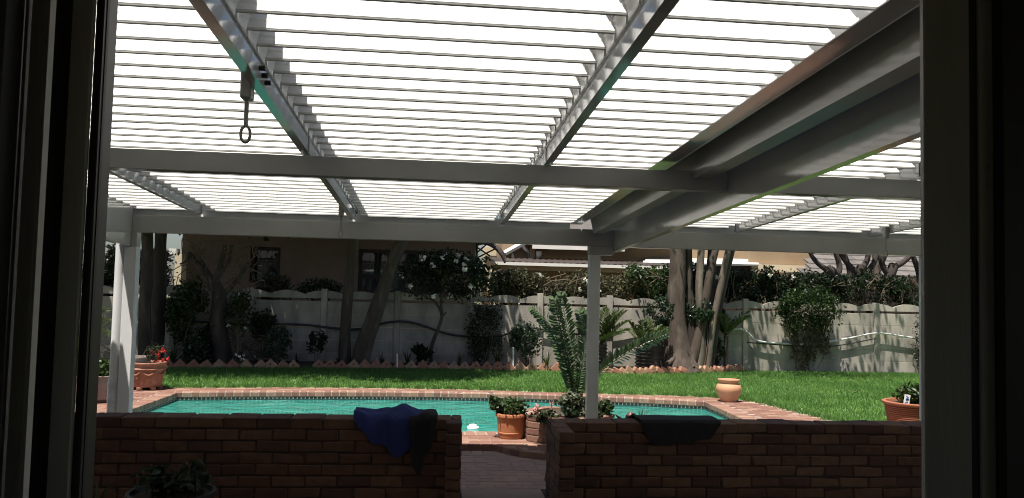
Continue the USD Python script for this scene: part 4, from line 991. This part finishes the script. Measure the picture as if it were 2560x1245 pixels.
# ---------------------------------------------------------------- clothes hung over the low walls
def drape(name, lab, x0, x1, yf, ztop, front, back, mat, lump, seed, cat='cloth', hem=.08, amp=.03):
    """Cloth hanging over the wall top: down the back, over the top, down the front, with folds."""
    nu, nv = 70, 60; u = np.linspace(0, 1, nu); t = thing(name, lab, cat)
    V = np.zeros((nv, nu, 3))
    for j, uu in enumerate(u):
        fl_ = front(uu) + hem * (noise(np.array([[uu * 3.2, seed, 0]]))[0] - .5); bl = back
        Ltot = bl + .24 + fl_; s = np.linspace(0, Ltot, nv)
        for i, ss in enumerate(s):
            if ss < bl: y, z, nn_ = 6.235, ztop - (bl - ss), (0, 1, 0)
            elif ss < bl + .24: y, z, nn_ = 6.235 - (ss - bl) / .24 * (6.235 - yf + .012), ztop, (0, 0, 1)
            else: y, z, nn_ = yf - .012, ztop - (ss - bl - .24), (0, -1, 0)
            k = math.sin(math.pi * min(max((ss - bl) / .24, 0), 1)); x = x0 + (x1 - x0) * uu
            narrow = 1 - .28 * max(0, (ss - bl - .24) / max(fl_, .1)) ** 1.2
            x = (x0 + x1) / 2 + (x - (x0 + x1) / 2) * narrow
            V[i, j] = [x, y, z + .012 + k * lump(uu)]
            V[i, j] += np.array(nn_) * .012
    p = V.reshape(-1, 3)
    f1 = fbm(p * [11, 6, 3.0] + seed, 2) - .42; f2 = np.abs(fbm(p * [6, 5, 2.6] + seed * 2, 2) - .5)
    dsp = amp * (1.1 * f1 + 1.6 * f2)
    top = np.clip((p[:, 2] - ztop + .02) / .05, 0, 1)
    p = p + np.c_[.5 * amp * (fbm(p * 8 + 3, 2) - .5), -np.maximum(dsp, -.004) * (1 - .6 * top), np.maximum(dsp, -.002) * top * 1.1]
    i = np.arange(nv - 1)[:, None] * nu + np.arange(nu - 1)[None]; q = i.ravel()
    F = np.c_[q, q + 1, q + nu + 1, q + nu]
    part(t, 'cloth', (np.vstack([p, p + [0, .003, -.003]]), np.vstack([F, F[:, ::-1] + len(p)])), mat, smooth=True)
    return t


drape('blue_jacket', 'rumpled dark blue jacket thrown over the left low wall', -.505, -.02, 6.0, .577, lambda u: .07 + .17 * min(1, 1.7 * u) + .03 * math.sin(u * 11), .18, 'blue_cloth', lambda u: .012 + .05 * np.exp(-((u - .76) / .2) ** 2) + .006 * np.exp(-((u - .25) / .18) ** 2), 3.0, 'jacket', hem=.08, amp=.05)
drape('black_jacket', 'black garment bundled beside the blue jacket on the left low wall', -.11, .09, 5.975, .58, lambda u: .36 - .25 * max(0, u - .45), .2, 'black_cloth', lambda u: .012 + .015 * np.exp(-((u - .7) / .25) ** 2), 8.0, 'jacket', amp=.04)
drape('dark_cloth', 'dark navy cloth laid over the top of the right low wall', 1.60, 2.22, 6.0, .565, lambda u: .145 + .015 * math.sin(u * 4 + 1), .12, 'navy_cloth', lambda u: .002, 5.0, 'cloth', hem=.02, amp=.008)

# ---------------------------------------------------------------- the dark plastered house behind the left part of the wall
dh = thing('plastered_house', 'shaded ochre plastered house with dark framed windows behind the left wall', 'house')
HY = 21.0
hx0, hx1 = at(456, 600, HY)[0], at(1190, 600, HY)[0]
wins = []
for x0, x1, y0, y1 in [(893, 1106, 628, 732), (622, 702, 618, 706)]:
    a, c = at(x0, y1, HY), at(x1, y0, HY); wins.append((a[0], c[0], a[2], c[2]))
from shapely.geometry import box as sbox
shp = sbox(hx0, -.1, hx1, 3.25)
for w in wins: shp = shp.difference(sbox(w[0], w[2], w[1], w[3]))
mm = trimesh.creation.extrude_polygon(shp, .25, engine='earcut')
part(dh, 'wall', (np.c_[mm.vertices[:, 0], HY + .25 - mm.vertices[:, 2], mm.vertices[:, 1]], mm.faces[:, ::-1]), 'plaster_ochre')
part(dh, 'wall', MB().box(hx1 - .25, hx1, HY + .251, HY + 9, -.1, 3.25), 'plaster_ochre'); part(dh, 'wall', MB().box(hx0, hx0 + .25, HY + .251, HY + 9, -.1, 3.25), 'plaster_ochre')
part(dh, 'inner_wall', MB().box(hx0 + .25, hx1 - .25, HY + 1.6, HY + 1.7, -.1, 3.25), 'room_paint')
part(dh, 'ceiling', MB().box(hx0 + .25, hx1 - .25, HY + .25, HY + 1.6, 3.0, 3.1), 'room_paint')
ex = .55
rf = MB(); A = [(hx0 - ex, HY - ex, 3.2), (hx1 + ex, HY - ex, 3.2), (hx1 + ex, HY + 9 + ex, 3.2), (hx0 - ex, HY + 9 + ex, 3.2), (hx0 + 3.3, HY + 4.5, 5.4), (hx1 - 3.3, HY + 4.5, 5.4)]
rf.add(A, [[0, 1, 5], [0, 5, 4], [2, 3, 4], [2, 4, 5], [1, 2, 5], [3, 0, 4], [0, 2, 1], [0, 3, 2]])
part(dh, 'roof', rf, 'roof_tile_1')
part(dh, 'fascia', MB().box(hx0 - ex, hx1 + ex, HY - ex - .03, HY - ex - .002, 3.05, 3.22), 'white_paint')
part(dh, 'soffit', MB().box(hx0 - ex, hx1 + ex, HY - ex, HY - .002, 3.12, 3.15), 'plaster_ochre')
for wi, (x0, x1, z0, z1) in enumerate(wins):
    fr = part(dh, 'window', MB().box(x0, x1, HY + .10, HY + .15, z1 - .09, z1).box(x0, x1, HY + .10, HY + .15, z0, z0 + .08).box(x0, x0 + .09, HY + .10, HY + .15, z0 + .08, z1 - .09).box(x1 - .08, x1, HY + .10, HY + .15, z0 + .08, z1 - .09), 'timber_dark')
    part(dh, 'sill', MB().box(x0 - .06, x1 + .06, HY - .06, HY + .10, z0 - .07, z0 - .003), 'plaster_ochre')
    if wi == 0:
        xm = [x0 + (x1 - x0) * .36, x0 + (x1 - x0) * .70]
        for xx in xm: part(fr, 'mullion', MB().box(xx - .045, xx + .045, HY + .095, HY + .152, z0 + .08, z1 - .09), 'timber_dark')
        zz = z0 + (z1 - z0) * .38; part(fr, 'transom', MB().box(x0 + .09, xm[0] - .045, HY + .098, HY + .15, zz - .06, zz + .06), 'timber_dark')
        for a, c, d_, e_ in [(x0 + .09, xm[0] - .045, z0 + .08, zz - .06), (x0 + .09, xm[0] - .045, zz + .06, z1 - .09), (xm[0] + .045, xm[1] - .045, z0 + .08, z1 - .09), (xm[1] + .045, x1 - .08, z0 + .08, z1 - .09)]:
            part(fr, 'pane', MB().box(a, c, HY + .12, HY + .126, d_, e_), 'glass')
        b = MB(); xs = np.linspace(x0 + .15, xm[0] - .1, 40); yy = HY + .35 + .03 * np.sin(np.arange(40) * 1.5); sk = .12
        keep = [(0, 9), (14, 19), (30, 39)]
        for k0, k1 in keep:
            for j in range(k0, k1): b.add([[xs[j], yy[j], z0], [xs[j + 1], yy[j + 1], z0], [xs[j + 1] + sk, yy[j + 1], z1], [xs[j] + sk, yy[j], z1]], [[0, 1, 2, 3]])
        part(fr, 'curtain', b, 'curtain')
    else:
        part(fr, 'pane', MB().box(x0 + .09, x1 - .08, HY + .12, HY + .126, z0 + .08, z1 - .09), 'glass')
        b = MB(); xs = np.linspace(x0 + .1, x1 - .1, 50); yy = HY + .35 + .04 * np.sin(np.arange(50) * 1.3)
        for j in range(49): b.add([[xs[j], yy[j], z0], [xs[j + 1], yy[j + 1], z0], [xs[j + 1], yy[j + 1], z1], [xs[j], yy[j], z1]], [[0, 1, 2, 3]])
        part(fr, 'curtain', b, 'curtain')
p_ = at(441, 720, 20.6)
part(dh, 'corner_pier', MB().box(at(438, 700, 20.6)[0], at(455, 700, 20.6)[0], 20.5, 20.9, -.1, at(445, 635, 20.6)[2]), 'plaster_cream')
part(dh, 'meter_box', MB().box(at(427, 650, 20.7)[0], at(446, 650, 20.7)[0], 20.5, 20.8, at(430, 636, 20.7)[2], at(430, 622, 20.7)[2]), 'white_paint')

# ---------------------------------------------------------------- the cream house with gutters behind the middle
ch = thing('cream_house', 'cream house with white gutters and a low lean-to roof behind the hedge', 'house')
CY = 26.0
X = lambda x, Y=CY: at(x, 640, Y)[0]
Zp = lambda x, y, Y=CY: at(x, y, Y)[2]
part(ch, 'wall', MB().box(X(1255), X(2060), CY, CY + 8, -.1, 3.45), 'plaster_tan')
part(ch, 'lower_wall', MB().box(X(1350), X(1700), CY - .08, CY - .002, Zp(1500, 664), Zp(1500, 655)), 'plaster_cream')
part(ch, 'vent_slot', MB().box(X(1420), X(1535), CY - .09, CY - .082, Zp(1480, 664), Zp(1480, 659.5)), 'seal')
zg = Zp(1400, 620, CY - .6)
part(ch, 'gutter', MB().box(X(1330, CY - .6), X(1560, CY - .6), CY - .7, CY - .58, zg - .05, zg + .07), 'white_paint')
part(ch, 'soffit', MB().box(X(1330, CY - .6), X(1560, CY - .6), CY - .578, CY - .002, zg + .0, zg + .03), 'plaster_tan')
part(ch, 'roof', MB().add([[X(1320, CY), CY - .6, zg + .07], [X(1700), CY - .6, zg + .07], [X(1700), CY + 4, zg + 2.2], [X(1320, CY), CY + 4, zg + 2.2]], [[0, 1, 2, 3]]), 'roof_tile_1')
# gable on the left
b = MB(); gx, gz = [X(1258), X(1300), X(1330)], [Zp(1258, 634), Zp(1300, 611), Zp(1300, 596)]
part(ch, 'bargeboard', MB().tube([at(1262, 633, CY - .4), at(1302, 611, CY - .4), at(1325, 598, CY - .4)], .085, 4), 'white_paint')
part(ch, 'gable_roof', MB().add([at(1255, 634, CY - .35), at(1330, 594, CY - .35), at(1330, 594, CY + 5), at(1255, 634, CY + 5)], [[0, 1, 2, 3]]), 'roof_tile_0')
part(ch, 'downpipe', MB().tube(smooth_path([at(1307, 612, CY - .3), at(1311, 621, CY - .25), at(1319, 628, CY - .1), at(1319, 664, CY - .1)], 14), .06, 8), 'white_paint', smooth=60)
part(ch, 'pillar', MB().box(X(1322), X(1335), CY - .25, CY - .002, -.1, zg + .05), 'plaster_tan')
part(ch, 'downpipe', MB().tube(smooth_path([at(1347, 628, CY - .35), at(1346, 640, CY - .3), at(1343, 650, CY - .15), at(1346, 662, CY - .1)], 10), [.09] * 3 + [.05] * 5 + [.07] * 2, 8), 'white_paint', smooth=60)
part(ch, 'wall_lamp', MB().tube([at(1281, 634, CY - .25), at(1281, 650, CY - .25)], [.03, .07], 8), 'white_paint')
part(ch, 'upper_gutter', MB().box(X(1208, CY + 2), X(1270, CY + 2), CY + 2, CY + 2.1, Zp(1240, 619, CY + 2), Zp(1240, 612, CY + 2)), 'white_paint')
part(ch, 'upper_wall', MB().box(X(1208, CY + 2), X(1270, CY + 2), CY + 2.2, CY + 2.4, -.1, Zp(1240, 612, CY + 2)), 'plaster_cream')
# lean-to with its own gutter
LY = 23.5; zl = Zp(1400, 664, LY)
b = MB(); nx = 90; xs = np.linspace(X(1232, LY), X(1700, LY), nx); zw = .018 * np.sin(np.arange(nx) * 2.1)
for j in range(nx - 1): b.add([[xs[j], LY, zl + .08 + zw[j]], [xs[j + 1], LY, zl + .08 + zw[j + 1]], [xs[j + 1], CY - .1, zl + .30 + zw[j + 1]], [xs[j], CY - .1, zl + .30 + zw[j]]], [[0, 1, 2, 3]])
part(ch, 'lean_to_roof', b, 'timber_dark')
part(ch, 'lean_to_gutter', MB().box(X(1230, LY), X(1700, LY), LY - .12, LY - .02, zl - .03, zl + .06), 'white_paint')
part(ch, 'lean_to_fascia', MB().box(X(1232, LY), X(1700, LY), LY - .018, LY + .02, zl - .16, zl - .03), 'plaster_tan')
part(ch, 'lean_to_post', MB().box(X(1300, LY), X(1303, LY), LY + .1, LY + .2, -.1, zl), 'white_paint')
# brighter roofs to the right
part(ch, 'porch_roof', MB().add([at(1612, 656, 24.6), at(1905, 662, 24.6), at(1880, 644, 26.4), at(1615, 640, 26.4)], [[0, 1, 2, 3]]), 'roof_sheet')
part(ch, 'porch_gutter', MB().tube([at(1608, 656, 24.55), at(1895, 661, 24.55)], .06, 6), 'white_paint')
part(ch, 'porch_band', MB().box(X(1880, 24.6), X(2022, 24.6), 24.6, 24.7, Zp(1950, 679, 24.6), Zp(1950, 662, 24.6)), 'plaster_cream')
part(ch, 'porch_wall', MB().box(X(1880, 24.6), X(2030, 24.6), 24.75, 24.9, Zp(1950, 662, 24.6), 3.3), 'plaster_tan')
part(ch, 'porch_shade', MB().box(X(1610, 24.6), X(1880, 24.6), 24.7, 24.8, 1.2, Zp(1700, 658, 24.6)), 'timber_dark')
g = MB()
# arched canopy
ca = thing('arched_canopy', 'small arched canopy of dark ribs and cloudy sheets beside the dark house', 'canopy')
arcs = []
for dy in (0, .5, 1.0):
    pts = smooth_path([at(1192, 612 - dy * 14, 21.8 + dy), at(1215, 610 - dy * 8, 21.8 + dy), at(1245, 628 - dy * 10, 21.8 + dy), at(1262, 655 - dy * 12, 21.8 + dy)], 16); arcs.append(pts)
    part(ca, 'rib', MB().tube(pts, .035, 6), 'timber_dark')
for a, c in zip(arcs[:-1], arcs[1:]):
    part(ca, 'sheet', MB().add(np.vstack([a, c]), [[i, i + 1, i + 17, i + 16] for i in range(15)]), 'polycarbonate')
for a, c in [((1192, 618), (1225, 640)), ((1192, 632), (1215, 612)), ((1192, 645), (1238, 622))]:
    part(ca, 'brace', MB().tube([at(*a, 21.75), at(*c, 21.75)], .022, 5), 'timber_dark')
part(ca, 'cross_rib', MB().tube([arcs[0][-1], arcs[1][-1], arcs[2][-1]], .035, 6), 'timber_dark')
part(ca, 'back_rail', MB().tube([at(1192, 600, 21.75), at(1192, 735, 21.75)], .03, 5), 'timber_dark')

# ---------------------------------------------------------------- the tiled house at the right
th2 = thing('tiled_house', 'low house with dark tiled roof at the right behind the bare trees', 'house')
TY = 22.0; x0, x1 = X(2005, TY), X(2440, TY); z0 = Zp(2150, 689, TY)
part(th2, 'wall', MB().box(x0 + .4, x1, TY + .5, TY + 6, -.1, z0 + .1), 'plaster_ochre')
part(th2, 'fascia', MB().box(x0, x1, TY - .03, TY, z0 - .13, z0 - .01), 'timber_dark')
for r in range(9):
    y0_, zz = TY + r * .33 - .02, z0 + r * .155
    xa = x0 + r * .26
    nx = int((x1 - xa) / .30)
    if r < 5:
        for j in range(nx):
            x = xa + (j + (r % 2) * .5) * .30
            part(th2, 'roof_tile', MB().add([[x, y0_, zz], [x + .292, y0_, zz], [x + .292, y0_ + .36, zz + .15], [x, y0_ + .36, zz + .15], [x, y0_, zz + .045], [x + .292, y0_, zz + .045], [x + .292, y0_ + .36, zz + .185], [x, y0_ + .36, zz + .185]],
                 [[4, 5, 6, 7], [0, 1, 5, 4], [1, 2, 6, 5], [3, 0, 4, 7]]), f'roof_tile_{R.integers(3)}')
part(th2, 'roof', MB().add([[x0, TY, z0 - .005], [x1, TY, z0 - .005], [x1, TY + 6, z0 + 2.8], [x0 + 4, TY + 6, z0 + 2.8]], [[0, 1, 2, 3]]), 'roof_tile_1')

# a few fallen leaves on the lawn and paving
g = np.random.default_rng(77); pts = []
while len(pts) < 90:
    x, y = g.uniform(-3.5, 9), g.uniform(12.7, 16.4) if g.random() < .8 else g.uniform(8.5, 12.5)
    if lawn.contains(Point(x, y)): pts.append([x, y, G0 + .035 + g.uniform(0, .01)])
    elif inner.contains(Point(x, y)): pts.append([x, y, G0 + .008])
solo('fallen_leaves', MB().leaves(pts, .055, .5, up=np.c_[g.normal(size=(90, 2)), np.zeros(90)], rng=g), 'leaf_dry', 'dry fallen leaves scattered over the lawn and paving', 'fallen leaves', kind='stuff')
